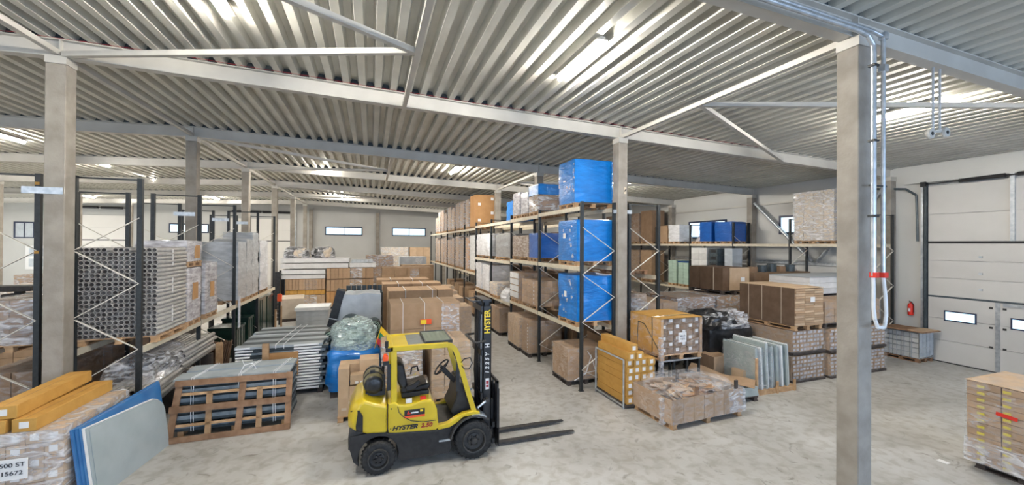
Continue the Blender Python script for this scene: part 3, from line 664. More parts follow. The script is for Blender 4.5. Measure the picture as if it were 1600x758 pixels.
for i in range(3): load(6.7, 7.6, 9.9 + i * 2.8, 11.7 + i * 2.8, 0, 1.0, ['dark carton load on the floor under the rear rack row, nearest', 'dark carton load on the floor under the rear rack row, second', 'dark carton load on the floor under the rear rack row, third'][i], grid=(2, 2, 2), mt='card_dark', pal='wood_dark')
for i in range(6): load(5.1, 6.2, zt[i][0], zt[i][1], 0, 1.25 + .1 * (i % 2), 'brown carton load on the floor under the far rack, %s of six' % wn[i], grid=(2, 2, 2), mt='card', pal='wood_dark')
# rear row on shelves
load(6.66, 7.7, 9.85, 11.6, 2.95, 3.0 + .05, 'flat brown board pallet on the rear rack row', grid=None, pal='wood_brown')
load(6.7, 7.7, 9.9, 11.7, 1.64, 2.4, 'pinkish grey wrapped load on the rear rack row beside the column', grid=None, wrap='wrap_brown')
for i, y in enumerate((12.4, 15.2, 18.0, 20.8)): 
    load(6.7, 7.7, y, y + 2.2, 3.24, 4.3, 'brown carton load on the rear rack row middle shelf, %s' % wn[i], grid=(2, 3, 2), mt='card_dark')
    load(6.7, 7.7, y, y + 2.2, 1.64, 2.7, 'brown carton load on the rear rack row low shelf, %s' % wn[i], grid=(2, 3, 2), mt='card_dark')
# ------------------------------------------------------------------ wall rack loads
load(16.6, 17.6, 10.4, 11.95, 3.9, 6.0, 'high pile of pinkish boxed goods in film on the wall rack by the column', grid=(3, 4, 6), mt='card_pale', wrap='film_heavy')
t = thing('crate_column', 'column of dark plastic crates at the right end of the high wall rack pile', 'crate stack', (17.0, 10.1, 3.9))
for k in range(6): bpart('crate', t, -.3, .3, -.2, .2, .1 + k * .32, .3 + k * .32, 'green_dark'); 
load(16.55, 17.5, 14.95, 16.0, 3.9, 5.0, 'blue wrapped load with paper scraps on top, right one on the wall rack', wrap='wrap_navy')
load(16.55, 17.5, 16.2, 17.0, 3.9, 5.05, 'blue wrapped load in front of the window, left one on the wall rack', wrap='wrap_navy')
t = thing('wire_basket', 'small beige pallet with crumpled foil below the wall window', 'pallet', (17.0, 17.32, 3.9)); link('frame', palletmesh(.8, .6), t); link('foil', heap(.5, .5, .3, 'wrap_silver', 9, .08), t, (0, 0, .13))
load(16.55, 17.5, 18.5, 19.4, 3.9, 5.0, 'small bluish white plastic sack load on the wall rack', wrap='wrap_white', amp=.05)
load(16.6, 17.4, 19.5, 20.3, 3.9, 5.0, 'narrow brown carton on the wall rack left of the white sack', grid=(1, 1, 1), mt='card')
for i, y in enumerate((20.8, 22.1, 23.6, 24.9)):
    load(16.5, 17.5, y, y + 1.1, 3.9, 6.0 - .1 * (i % 2), 'tall dark brown carton load high on the wall rack, %s seen beside the column' % wn[i], grid=(1, 1, 1), mt='card_dark', wrap='film' if i % 2 else None)
    load(16.5, 17.5, y, y + 1.1, 1.5, 3.5, 'tall brown carton load low on the wall rack, %s seen beside the column' % wn[i], grid=(1, 1, 1), mt='card', wrap='film' if i % 2 else None)
t = load(16.55, 17.5, 18.7, 19.4, 1.5, 2.95, 'pale green wrapped block with dark slots, left one on the wall rack', grid=(1, 2, 8), mt='green_pale', cat='block stack')
t = load(16.55, 17.5, 17.8, 18.6, 1.5, 2.85, 'pale green wrapped block with a blue lid, right one on the wall rack', grid=(1, 2, 7), mt='green_pale', cat='block stack')
bpart('lid', t, -.46, .46, -.42, .42, 1.36, 1.41, 'wrap_navy')
load(15.6, 16.5, 15.55, 16.6, 0, 3.7, 'high stack of whitish tile boxes in two columns before the wall', grid=(1, 2, 12), mt='tile_box')
t = thing('crate_column', 'high dark stack of plastic crates beside the white tile boxes', 'crate stack', (16.0, 15.2, 0))
for k in range(11): bpart('crate', t, -.35, .35, -.24, .24, k * .335, .325 + k * .335, 'slate'); bpart('slot', t, -.352, -.35, -.17, .17, .12 + k * .335, .26 + k * .335, 'fl_black')
t = thing('crate_column', 'high grey stack of plastic crates against the wall right of the dark one', 'crate stack', (16.2, 14.55, 0))
for k in range(11): bpart('crate', t, -.3, .3, -.22, .22, k * .335, .33 + k * .335, 'tarp')
load(15.1, 15.45, 14.1, 14.5, 0, 2.5, 'narrow bright blue wrapped column standing before the dark crates', wrap='wrap_blue')

# ------------------------------------------------------------------ left aisle rack
def tubemesh(r, L_, n=12):
    b = MB(); vs = []; 
    for q, y in ((r, 0), (r, L_), (r * .84, 0), (r * .84, .12)):
        for i in range(n): a = 2 * pi * i / n; vs.append((cos(a) * q, y, sin(a) * q))
    fs = [(i, (i + 1) % n, n + (i + 1) % n, n + i) for i in range(n)] + [(i, 2 * n + i, 2 * n + (i + 1) % n, (i + 1) % n) for i in range(n)]
    b.add(vs, fs, 0); b.add(vs, [(2 * n + i, 3 * n + i, 3 * n + (i + 1) % n, 2 * n + (i + 1) % n) for i in range(n)] + [tuple(range(4 * n - 1, 3 * n - 1, -1)), tuple(range(n, 2 * n))], 1)
    me = b.mesh('tube', ['pvc_grey', 'pvc_bore_shade']); me.polygons.foreach_set('use_smooth', [len(p.vertices) == 4 for p in me.polygons]); return me
t = thing('tube_bundle', 'big wrapped bundle of grey plastic tubes with open ends on the left rack shelf', 'tube bundle', (-4.63, 9.92, 1.82))
o = pallet(t, 1.24, 1.36); o.location = (0, .68, 0)
tm = tubemesh(.0425, 1.36)
for k in range(21):
    for i in range(14):
        if (i, k) in ((5, 20), (9, 20)): continue
        link('tube', tm, t, (-.575 + .0875 * i + (.01 if k % 2 else 0), random.uniform(-.012, .012), .175 + k * .0832))
for z in (.3, .9, 1.5): bpart('film_band', t, .605, .612, .64, .7, z, z + .35, 'white_pack')
link('stretch_film', wrapmesh(1.27, 1.42, 1.8, 'film_thin', 31, .012, .03, .16, .004, name='stretch_film', open_bottom=True), t, (.0, .68, .12))
t = load(-5.05, -4.05, 11.4, 12.25, 1.82, 3.22, 'silver film wrapped load with a brown label, lower of two behind the tubes', wrap='wrap_silver'); bpart('label', t, .5, .515, -.14, .16, .62, 1.02, 'card_kraft')
t = load(-5.05, -4.05, 11.4, 12.28, 3.23, 3.86, 'short silver wrapped load with a brown label on its own pallet, above the other', wrap='wrap_silver'); bpart('label', t, .5, .515, -.05, .25, .2, .52, 'card_kraft')
t = load(-5.05, -4.05, 12.5, 13.4, 1.82, 3.3, 'silver film wrapped load with a brown label, beside the lower one, farther along', wrap='wrap_silver'); bpart('label', t, .5, .515, -.14, .14, .55, .95, 'card_kraft')
t = load(-5.05, -4.05, 15.22, 16.15, 1.82, 3.85, 'pale grey tall wrapped load on the left shelf, nearest of three grey ones', wrap='wrap_grey', amp=.03)
bpart('film_tail', t, .5, .54, -.45, -.33, -.75, .25, 'wrap_white')
load(-5.05, -4.05, 16.2, 17.0, 1.82, 3.95, 'pale grey tall wrapped load on the left shelf, middle of three grey ones', wrap='wrap_grey', amp=.03, bulge=-.02)
load(-5.05, -4.08, 17.05, 17.88, 1.82, 4.2, 'pale grey tallest wrapped load on the left shelf, farthest of three grey ones', wrap='wrap_grey', amp=.03)
load(-5.05, -4.1, 18.15, 19.5, 1.82, 3.9, 'whitish film wrapped load near the far end of the left rack', wrap='wrap_white', amp=.05)
# below the shelf
t = thing('tube_bundle', 'loose grey tubes with dark open ends lying under the left rack, upper layer', 'tube bundle', (-4.5, 11.2, 0)); tm2 = tubemesh(.05, 2.0)
for k in range(5):
    for i in range(9):
        link('tube', tm2, t, (-.42 + .103 * i + .05 * (k % 2), random.uniform(-.1, .1), .9 + k * .1))
bpart('support_board', t, -.5, .5, .1, .25, 0, .84, 'wood_dark'); bpart('support_board', t, -.5, .5, 1.6, 1.75, 0, .84, 'wood_dark')
t = thing('tube_bundle', 'loose grey tubes with dark open ends under the left rack, nearer lower layer', 'tube bundle', (-4.47, 9.82, 0)); tm3 = tubemesh(.05, 1.9)
for k in range(4):
    for i in range(8):
        o = link('tube', tm3, t, (-.36 + .103 * i + .05 * (k % 2), random.uniform(-.06, .06), .58 + k * .098 - (.012 if 0 else 0)), rot=(R(3), 0, R(random.uniform(-2, 1))))
bpart('support_board', t, -.45, .45, .2, .35, 0, .5, 'wood_dark'); bpart('support_board', t, -.45, .45, 1.2, 1.35, 0, .52, 'wood_dark')
t = thing('plastic_sheet', 'crumpled clear plastic sheet heaped over tubes behind the rack post', 'plastic', (-4.5, 9.24, .0)); link('sheet', heap(.85, .4, 1.12, 'wrap_silver', 6, .12), t)
o = link('film_cover', heap(1.0, 2.2, .5, 'film_heavy', 12, .1), None, (-4.55, 11.0, .98)); tag(o, 'milky film draped over the loose tubes under the left shelf', 'plastic')
t = thing('rod_bundle', 'bundle of thin brown rods standing on the floor under the left rack', 'rod bundle', (-4.5, 14.0, 0))
rm = MB().cyl((0, 0, 0), (0, 0, .85), .022, 6).mesh('rod', 'rods')
for i in range(13):
    for j in range(7): link('rod', rm, t, (-.5 + .075 * i + random.uniform(-.01, .01), -.5 + j * .15, .01), rot=(R(random.uniform(-6, 6)), R(random.uniform(5, 12)), 0))
for i, (x0, x1, y0, y1, h, l) in enumerate(((-5.0, -4.2, 15.7, 16.6, 1.0, 'black plastic crate on the floor under the left rack, nearest of four'), (-5.0, -4.2, 17.0, 17.7, 1.1, 'black plastic crate under the left rack with a film tail above it'),
                                           (-5.0, -4.15, 18.0, 19.4, 1.62, 'tall black green crate under the left rack, third of four'), (-5.0, -4.15, 19.6, 20.6, 1.55, 'tall black green crate at the far end under the left rack'))):
    t = thing('plastic_crate', l, 'crate', ((x0 + x1) / 2, (y0 + y1) / 2, 0)); w = (x1 - x0) / 2; d = (y1 - y0) / 2
    bpart('body', t, -w, w, -d, d, 0, h - .08, 'green_dark'); bpart('rim', t, -w - .02, w + .02, -d - .02, d + .02, h - .08, h, 'green_dark')
    for q in range(3): bpart('rib', t, w, w + .015, -d + .15 + q * .3, -d + .19 + q * .3, .05, h - .1, 'green_dark')
for x, y, h in ((-3.75, 19.0, 1.05), (-3.6, 19.3, 1.15)): tag(MB().box(x, x + .06, y, y + .06, 0, h).build('wooden_stake', 'wood'), 'thin wooden stake standing by the black crates, %s one' % ('left' if x < -3.7 else 'right'), 'stake')
tag(MB().box(-4.0, -3.86, 13.1, 13.22, 0, 1.05).build('wooden_stake', 'wood'), 'broad upright wooden stake left of the grey profile stack', 'stake')
# left row, other side of the column
nm = ['nearest', 'second', 'third']
for i, (y0, y1) in enumerate(((9.75, 11.1), (11.2, 12.3), (12.5, 14.2), (14.5, 16.3))):
    t = load(-6.6, -5.6, y0, y1, 1.82, 2.75 + .12 * (i % 2), 'layered white and brown packs on the shelf left of the nearest column, %s along' % wn[i], grid=(2, 1, 5), mt='card_dark' if i < 1 else 'card_pale', wrap='film_heavy')
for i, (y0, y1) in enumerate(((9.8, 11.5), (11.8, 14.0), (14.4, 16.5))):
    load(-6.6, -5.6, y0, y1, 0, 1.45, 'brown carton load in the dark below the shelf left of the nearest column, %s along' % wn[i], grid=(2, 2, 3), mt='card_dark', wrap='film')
# left hall beyond
t = thing('strapping_machine', 'black machine with a flat top standing far off in the left hall', 'machine', (-12.2, 20, 0)); 
MB().box(-.35, .3, -.3, .3, 0, 1.9).build('body', 'fl_black', t, bevel=.03); MB().box(-.8, .5, -.35, .35, 2.0, 2.2).build('head', 'fl_black', t, bevel=.03); bpart('neck', t, -.1, .1, -.1, .1, 1.9, 2.0, 'fl_black'); bpart('sheet', t, .05, .25, -.305, -.3, 1.0, 1.25, 'paper')
for i, (x, y, h) in enumerate(((-13.8, 20.5, 1.5), (-11.0, 21.5, 1.4), (-9.6, 20.2, 1.2), (-14.2, 24, 1.9), (-11.4, 25.5, 1.7), (-8.6, 24.5, 1.5), (-17.5, 30, 2.0), (-8.0, 18.0, 1.1), (-9.8, 16.8, 1.0))):
    load(x - .7, x + .7, y - .6, y + .6, 0, h, 'pale carton load on the floor of the left hall behind the racks, %s one' % (wn[i]), grid=(3, 2, 4), mt='card_pale' if i % 2 else 'card', wrap='film_heavy' if i % 3 == 0 else None)
t = thing('notice_board', 'white notice board with grey papers on the far wall of the left hall', 'board', (-23.9, YB - .06, 2.6)); bpart('board', t, -.9, 1.3, -.03, 0, -.9, .9, 'paper')
for i in range(6): bpart('sheet', t, -.7 + .6 * (i % 3), -.25 + .6 * (i % 3), -.036, -.031, -.7 + .8 * (i // 3), -.1 + .8 * (i // 3), 'tarp')

# ------------------------------------------------------------------ left foreground
t = thing('box_stack', 'pallet stack of long cartons with white end labels in the lower left corner', 'carton stack', (-4.75, 8.2, 0))
o = pallet(t, 1.4, 1.5, detail=True)
for k in range(6):
    for i in range(7):
        z = .14 + k * .178; x = -.69 + .198 * i
        c = bpart('long_carton', t, x, x + .19, -.78, .76, z, z + .17, 'card_light' if (i + k) % 3 else 'card')
        if i % 2 == k % 2 or k == 5: bpart('label', c, -.05, .045, -.7742, -.771, .04, .13, 'paper')
link('stretch_film', wrapmesh(1.44, 1.6, 1.1, 'film_heavy', 44, .012, .03, .1, .004, name='stretch_film', open_bottom=True), t, (0, 0, .11))
bpart('sheet_sign', t, -.05, .37, -.86, -.852, .6, .88, 'paper')
text('500 ST', 'lettering', .08, 'ink', t, face_y(.215, -.864, .80), sx=1.15); text('15672', 'lettering', .08, 'ink', t, face_y(.21, -.864, .69), sx=1.15)
for n_, (x0, y0, z0, x1, l) in enumerate(((-4.6, 7.42, 1.205, -4.34, 'orange kraft long carton lying right on the labelled stack'), (-4.93, 7.42, 1.205, -4.66, 'orange kraft long carton at the left edge lying on the labelled stack'), (-4.86, 7.45, 1.39, -4.56, 'orange kraft long carton on top of the other two orange cartons'))):
    t = thing('long_carton', l, 'carton', ((x0 + x1) / 2, y0, z0), R([-2, 0, 1][n_])); w = (x1 - x0) / 2
    MB().box(-w, w, 0, 1.62, 0, .178).build('carton', 'card_orange', t, bevel=.006, seg=1); bpart('label', t, -.05, .05, -.004, -.0005, .05, .135, 'paper'); bpart('tape_strip', t, -.003, .003, .02, 1.6, .1785, .1795, 'card_dark')
# glass sheets leaning on the stack
def leansheet(parent, name, mt, y0, y1, h0, h1, off, th, lean=.14, rnd=False, xa=-3.58, xb=-3.9):
    """upright sheet standing on a floor line, leaning to -x; h0 height at the near end, h1 at the far end"""
    pts = [(0, 0), (1, 0)]
    if rnd: pts += [(1, h1 * .72)] + [(1 - .2 * (1 - cos(a)), h1 * (.72 + .28 * sin(a)) + (h0 - h1) * .2 * (1 - cos(a))) for a in (R(25), R(50), R(75))] + [(.72, h1 + (h0 - h1) * .25)]
    else: pts += [(1, h1)]
    pts += [(0, h0)]
    b = MB(); vs = []
    for s in (0, 1):
        for u, h in pts:
            y = y0 + (y1 - y0) * u; xx = xb + (xa - xb) * (y - 7.0) / 2.35
            vs.append((xx + off + (th if s else 0) - lean * h / 1.2, y, h))
    n = len(pts); b.add(vs, [tuple(range(n - 1, -1, -1)), tuple(range(n, 2 * n))] + [(i, (i + 1) % n, n + (i + 1) % n, n + i) for i in range(n)])
    return b.build(name, mt, parent, (3.75, -8.2, 0))
t = thing('glass_sheets', 'leaning stack of large glass sheets, grey in front and blue behind, in the left foreground', 'glass sheets', (-3.75, 8.2, 0))
leansheet(t, 'blue_sheet', 'glass_blue', 7.5, 9.38, 1.12, 1.2, -.075, .022); leansheet(t, 'blue_sheet', 'glass_blue', 7.54, 9.36, 1.11, 1.19, -.048, .018)
leansheet(t, 'blue_sheet', 'glass_blue', 7.57, 9.34, 1.11, 1.18, -.026, .012)
leansheet(t, 'clear_sheet', 'foam_white', 7.6, 9.33, 1.09, .96, -.01, .008, rnd=True); leansheet(t, 'grey_sheet', 'glass_grey', 7.64, 9.34, 1.07, .94, .001, .012, rnd=True)
leansheet(t, 'grey_sheet', 'glass_grey', 7.68, 9.3, 1.05, .92, .016, .01, rnd=True)

# grey profile packs behind a leaning wooden ladder frame
t = thing('profile_packs', 'stack of slate grey profile packs tied with white string behind a wooden frame', 'profile stack', (-2.6, 10.05, 0))
for i, x in enumerate((-.9, 0, .9)): bpart('bearer', t, x - .05, x + .05, -.45, .45, 0, .1, 'wood')
for k in range(6):
    for j in range(2):
        z = .11 + k * .17; o = bpart('profile_pack', t, -1.0, 1.0, -.46 + .47 * j, -.01 + .47 * j, z, z + .05, 'slate'); bpart('profile_pack', t, -.99, .99 - .02 * (k % 2), -.455 + .47 * j, -.02 + .47 * j, z + .05, z + .125, 'grey_profile' if k < 5 else 'slate')
for j in range(2): bpart('top_pack', t, -1.02 + .05 * j, 1.0, -.46 + .47 * j, -.03 + .47 * j, 1.085, 1.13 + .02 * j, 'grey_top')
sm = MB()
for x in (-.72, -.68, .08, .12, .7, .74):
    t.location; sm.path([(x, -.475, .1), (x - .01, -.475, .6), (x, -.475, 1.14), (x + .08, -.03, 1.145), (x + .1, .0, 1.165), (x + .16, .43, 1.165)], .008, 5)
sm.path([(.1, -.46, 1.16), (.16, -.42, 1.3), (.3, -.38, 1.32), (.36, -.36, 1.2), (.3, -.3, 1.16)], .008, 5).path([(.16, -.4, 1.28), (.12, -.42, 1.42)], .006, 5); sm.build('string_ties', 'string', t)
t = thing('timber_ladder', 'leaning brown timber ladder frame in front of the grey profile packs', 'timber frame', (-2.6, 9.3, 0)); t.rotation_euler = (R(-7), 0, 0)
w_ = 'wood_brown'
def plank(n_, p0, p1, w, th=.03): 
    MB().bar(p0, p1, th, w, up=(0, 0, 1) if abs(Vector(p1).z - Vector(p0).z) < .5 else (1, 0, 0)).build(n_, w_, t)
for (xa, za), (xb, zb), w in (((-1.03, .06), (1.05, .06), .11), ((-1.0, .62), (1.05, .6), .12), ((-.93, 1.1), (1.08, 1.08), .11)): MB().bar((xa, 0, za), (xb, 0, zb), .03, w).build('plank', w_, t)
for xa, xb, y in ((-.99, -.86, .03), (.12, .2, .03), (1.0, 1.02, .03)): MB().bar((xa, y, .0), (xb, y, 1.14), .11, .03, up=(0, 1, 0)).build('plank', w_, t)
for x in (-.38, .48): MB().bar((x, .06, .05), (x, .06, .9), .1, .025, up=(0, 1, 0)).build('plank', 'wood', t)
MB().bar((-.9, .06, .88), (1.0, .06, .86), .025, .05).build('plank', 'wood', t); MB().bar((-.9, .06, .3), (1.0, .06, .3), .025, .05).build('plank', 'wood', t)
# big grey profile stack with white edges
t = thing('profile_stack', 'wide high stack of grey metal profiles with white foam ends', 'profile stack', (-2.1, 12.55, 0))
o = pallet(t, 1.9, 2.4, 'wood_dark')
nk = 16
for k in range(nk):
    z = .14 + k * .072; dx = .03 * ((k * 7) % 3 - 1)
    for j in range(9):
        o = bpart('profile', t, -.95 + dx + (.04 if j % 2 else 0) + .03 * (j % 3), .98 + dx + .035 * ((j + k) % 3), -1.24 + j * .28, -.97 + j * .28, z, z + .058, ('grey_top' if k == nk - 1 else 'grey_profile') if (j + k) % 2 else 'slate')
    MB().cyl((.3, -1.255, z + .03), (.9 + dx, -1.255, z + .03), .026, 8).build('foam_edge', 'foam_white', t); MB().cyl((-.95, -1.25, z + .03), (-.62 + dx, -1.25, z + .03), .024, 8).build('foam_edge', 'foam_white', t)
sm = MB()
for x in (-.1, .08): sm.path([(x, -1.27, 1.2), (x, -1.26, 1.31), (x + .05, -.6, 1.32), (x + .1, .1, 1.32), (x + .2, 1.2, 1.32)], .009, 5)
sm.path([(-.9, .0, 1.32), (.9, -.1, 1.32)], .008, 5); sm.build('string_ties', 'string', t)
t = thing('cardboard_sheet', 'brown board panel strapped upright against the front of the grey profile stack', 'board', (-2.05, 11.22, 0)); bpart('board', t, -.42, .36, -.015, .015, .55, 1.12, 'card_kraft'); bpart('foot', t, -.38, .3, -.01, .01, 0, .55, 'wood_dark')
tag(MB().box(-2.45, -2.31, 11.1, 11.17, 0, 1.38).build('wooden_stake', 'wood'), 'upright pale wooden stake in front of the grey profile stack', 'stake')
t = thing('white_topped_box', 'grey box pile with a white lid farther down the left side of the aisle', 'box', (-2.55, 21.2, 0)); cartons(t, -.66, .68, -.6, .6, .0, .7, (1, 2, 3), 'tarp'); bpart('lid', t, -.72, .72, -.65, .65, .705, .86, 'foam_white')
t = thing('tilted_carton_load', 'light brown box load with its dark slatted pallet side, tilted beside the left rack end', 'pallet load', (-3.95, 22.9, 0), R(8)); cartons(t, -.3, .75, -.9, .9, .14, 1.1, (1, 2, 1), 'card_pale'); 
for i in range(5): bpart('slat', t, -.42, -.31, -.9, .9, .1 + i * .18, .22 + i * .18, 'wood_dark')
bpart('pallet', t, -.3, .75, -.9, .9, 0, .13, 'wood_dark')
t = thing('orange_bag', 'small bright orange bag on a stub post at the end of the left rack', 'bag', (-4.0, 21.3, 0)); link('bag', wrapmesh(.2, .12, .34, 'orange_red', 3, .04), t, (0, 0, 1.1)); bpart('stub_post', t, -.04, .04, -.04, .04, 0, 1.1, 'rack_black')

# blue bag, green coils, tarp
t = thing('blue_bag_load', 'blue wrapped load topped with a big clear plastic bag of coils behind the forklift', 'pallet load', (-.4, 11.35, 0), R(3))
MB().box(-.55, .55, -.5, .5, 0, .14).build('pallet', 'wood_dark', t); link('plastic_wrap', wrapmesh(1.16, 1.1, .98, 'wrap_blue', 77, .07, .12, .09, .012, .05), t, (0, 0, .16))
link('clear_bag', heap(1.15, 1.05, .72, 'film_green', 5, .13, 34, power=.8), t, (0, 0, 1.1))
for i, (x, y, z) in enumerate(((-.2, 0, 1.24), (.22, .1, 1.26), (.02, -.05, 1.42))): MB().lathe([(.1, -.06), (.19, -.07), (.22, 0), (.19, .07), (.1, .06)], 'z', (x, y, z), 18).build('coil', 'green_pale', t, smooth=True)
t = thing('small_flag', 'small yellow green and red striped flag on a short stick', 'flag', (.2, 10.7, 1.3))
tag(t, 'small yellow green and red striped flag on a short stick', 'flag'); MB().cyl((-.1, 0, -.12), (.06, 0, .42), .009, 6).build('stick', 'flag_yellow', t)
for i, (mt) in enumerate(('flag_yellow', 'flag_green', 'flag_red')):
    b = MB(); vs = []
    for k in range(5):
        u = k / 4; a = Vector((.06 + .42 * u, .03 * sin(u * 6), .42 - .52 * u)); a += Vector((-.13, 0, -.09)) * 0
        for s in (0, 1): vs.append(Vector((.06, 0, .42)) + Vector((.26, 0, -.30)) * u + Vector((-.045, 0, -.13)) * (i + s) + Vector((0, .03 * sin(u * 6 + i), 0)))
    b.add(vs, [(2 * k, 2 * k + 2, 2 * k + 3, 2 * k + 1) for k in range(4)]); o = b.build('stripe', mt, t); q = o.modifiers.new('s', 'SOLIDIFY'); q.thickness = .003
def coil(x, y, z, r, label):
    t = thing('hose_coil', label, 'coil', (x, y, z)); pf = []
    for k in range(9): pf += [(r - .02, -.3 + k * .066), (r, -.285 + k * .066), (r, -.25 + k * .066)]
    MB().lathe([(0, -.3), (r * .35, -.31)] + pf + [(r * .35, .31), (0, .3)], 'y', (0, 0, 0), 26).build('coil', 'green_dark', t, smooth=True)
    b = MB()
    for q in (.65, .85): b.lathe([(r * q - .012, -.315), (r * q, -.325), (r * q + .012, -.315)], 'y', (0, 0, 0), 26)
    b.build('turns', 'green_pale', t)
    return t
coil(-.55, 12.9, 1.38, .3, 'dark green hose coil behind the clear bag, upper one'); coil(-1.0, 12.55, 1.1, .28, 'dark green hose coil behind the clear bag, lower left one')
load(-1.3, -.2, 12.3, 13.2, 0, .8, 'dark crate load carrying the green hose coils', grid=(1, 1, 1), mt='green_dark', pal='wood_dark')
t = load(-.98, .32, 13.5, 14.7, .0, 2.2, 'big load under a crumpled grey tarpaulin in mid hall', wrap='tarp', amp=.07, top=.04, pal='wood_dark', cell=.09, ridge=0)
coil(.1, 13.1, 1.3, .2, 'small dark green coil right of the clear bag'); load(-.15, .4, 12.8, 13.35, 0, 1.08, 'dark crate right behind the clear bag', grid=(1, 1, 1), mt='green_dark', pal=None)
t = thing('dark_board', 'tall black board leaning left of the grey tarpaulin load', 'board', (-1.35, 13.75, 0)); t.rotation_euler = (0, R(14), 0); MB().box(-.22, .02, -.3, .3, .0, 2.4).build('board', 'fl_black', t); 
for z in (.7, 1.5): bpart('strap', t, -.225, .025, -.305, .305, z, z + .03, 'tarp')
t = thing('roll_row', 'row of dark grey rolls standing on the load behind the tarpaulin', 'rolls', (-.1, 15.2, 0)); MB().box(-.7, .5, -.3, .3, 0, 2.1).build('base', 'slate', t)
for i in range(7): MB().cyl((-.62 + .17 * i, -.25, 2.1), (-.62 + .17 * i, -.25, 2.36), .075, 10).build('roll', 'slate', t)
# small box stack behind the forklift
t = thing('box_stack', 'low pallet of mixed brown cartons just behind the forklift gas bottle', 'carton stack', (-.22, 9.65, 0)); pallet(t, .86, .74, detail=True)
for (x0, x1, z0, z1, y0, y1) in ((-.42, .0, .13, .5, -.36, .36), (.0, .42, .13, .5, -.36, .36), (-.2, .1, .5, .75, -.36, .0), (.1, .42, .5, .78, -.36, .0), (-.42, -.0, .75, 1.13, .0, .36), (-.42, -.2, .5, 1.13, -.36, 0), (0, .42, .78, 1.22, -.1, .36), (-.18, .42, .78, .98, -.36, -.11)):
    c = bpart('carton', t, x0, x1 - .008, y0, y1 - .008, z0 + .001, z1, 'card_light'); 
for i in range(5): sticker(t, -.3 + .14 * i, -.362, .25 + .13 * (i % 3), .1, .05, 'card_pale', 'y'); sticker(t, -.05 + .1 * i, -.362, .8, .06, .05, 'paper', 'y')

# ------------------------------------------------------------------ mid hall stacks
t = load(.24, 1.16, 9.65, 10.9, 0, 1.46, 'film wrapped brown cartons with yellow bands behind the forklift, left of two', grid=(3, 2, 9), mt='card_light', wrap='film_heavy')
for k in range(8):
    for x in (-.2, .28): sticker(t, x, -.612, .2 + .13 * k, .06, .06, 'yellow_tape', 'y')
t = load(1.36, 2.34, 9.65, 10.95, 0, 1.44, 'film wrapped brown cartons seen through the forklift cab, right of two', grid=(3, 2, 9), mt='card_light', wrap='film')
t = load(.47, 2.4, 11.15, 12.35, 0, 2.2, 'long flat cartons stack with a red and yellow label, strapped, behind the forklift', grid=(2, 1, 3), mt='card', wrap=None, cat='carton stack')
link('film_band', wrapmesh(.5, 1.24, 2.0, 'film_heavy', 90, .015, .02, .1, .008, name='film_band', open_bottom=True), t, (.66, 0, .15))
for x in (-.62, -.05, .45): MB().box(x, x + .012, -.612, -.606, .15, 2.21).box(x, x + .012, -.612, .6, 2.203, 2.212).build('strap', 'string', t)
bpart('hazard_label', t, -.16, .14, -.618, -.613, 1.62, 1.76, 'orange_red'); bpart('hazard_mark', t, -.15, .0, -.622, -.6185, 1.635, 1.745, 'yellow_label')
for i, (y, x0, x1, h, d, l) in enumerate(((15.6, .6, 3.05, 2.05, 1.6, 'long brown carton stack in mid hall, second behind the forklift'), (17.8, .45, 2.95, 2.1, 1.3, 'long brown carton stack in mid hall, third behind the forklift'), (19.7, .25, 2.7, 2.12, 1.4, 'long brown carton stack in mid hall, fourth behind the forklift'),
                                      (25.6, .62, 3.6, 2.36, 1.4, 'long brown carton stack in mid hall, fifth, farther off with shiny film'), (29.3, 2.0, 4.3, 2.3, 1.2, 'brown carton stack far off, behind the fifth one'), (32.6, 2.1, 4.2, 2.8, 1.2, 'grey wrapped flat stack far off near the back wall'))):
    t = load(x0, x1, y, y + d, 0, h, l, grid=(4 if i < 5 else 1, 1, 5), mt='card' if i < 5 else 'tarp', pal='wood_dark', cat='carton stack')
    if i in (3, 4, 5): link('film_band', wrapmesh(.55, d + .03, h - .3, 'film_heavy', 91 + i, .02, .02, .15, .008, name='film_band', open_bottom=True), t, (.45, 0, .2))
    else:
        for x in (-.6, .4): MB().box(x, x + .025, -d / 2 - .012, -d / 2 - .006, .15, h + .01).box(x, x + .025, -d / 2 - .01, d / 2, h + .002, h + .012).build('strap', 'string', t)
load(2.3, 3.6, 9.9 + 2.6, 14.0, 0, .9, 'low film wrapped carton load in the aisle behind the forklift mast', grid=(2, 2, 3), mt='card_light', wrap='film') if False else None
for i, (x, y, h) in enumerate(((3.35, 16.2, 1.35), (3.45, 18.1, 1.45), (3.6, 20.2, 1.5), (3.9, 22.5, 1.5))):
    load(x - .5, x + .45, y - .6, y + .6, 0, h, 'upright film wrapped carton load at the aisle edge above the mast, %s from it' % wn[i], grid=(1, 2, 2), mt='card_light', wrap='film')
load(-.35, 1.5, 29.4, 30.8, 0, 3.0, 'film wrapped brown carton load far off, left of the middle', grid=(3, 1, 6), mt='card', wrap='film_heavy')
load(.8, 3.1, 36.4, 37.6, 0, 3.5, 'high pale carton pile near the back wall, left of two', grid=(4, 1, 4), mt='card_pale', wrap='film_heavy')
load(3.2, 5.0, 36.4, 37.6, 0, 3.5, 'high pale carton pile near the back wall, right of two', grid=(3, 1, 4), mt='card_light', wrap=None)
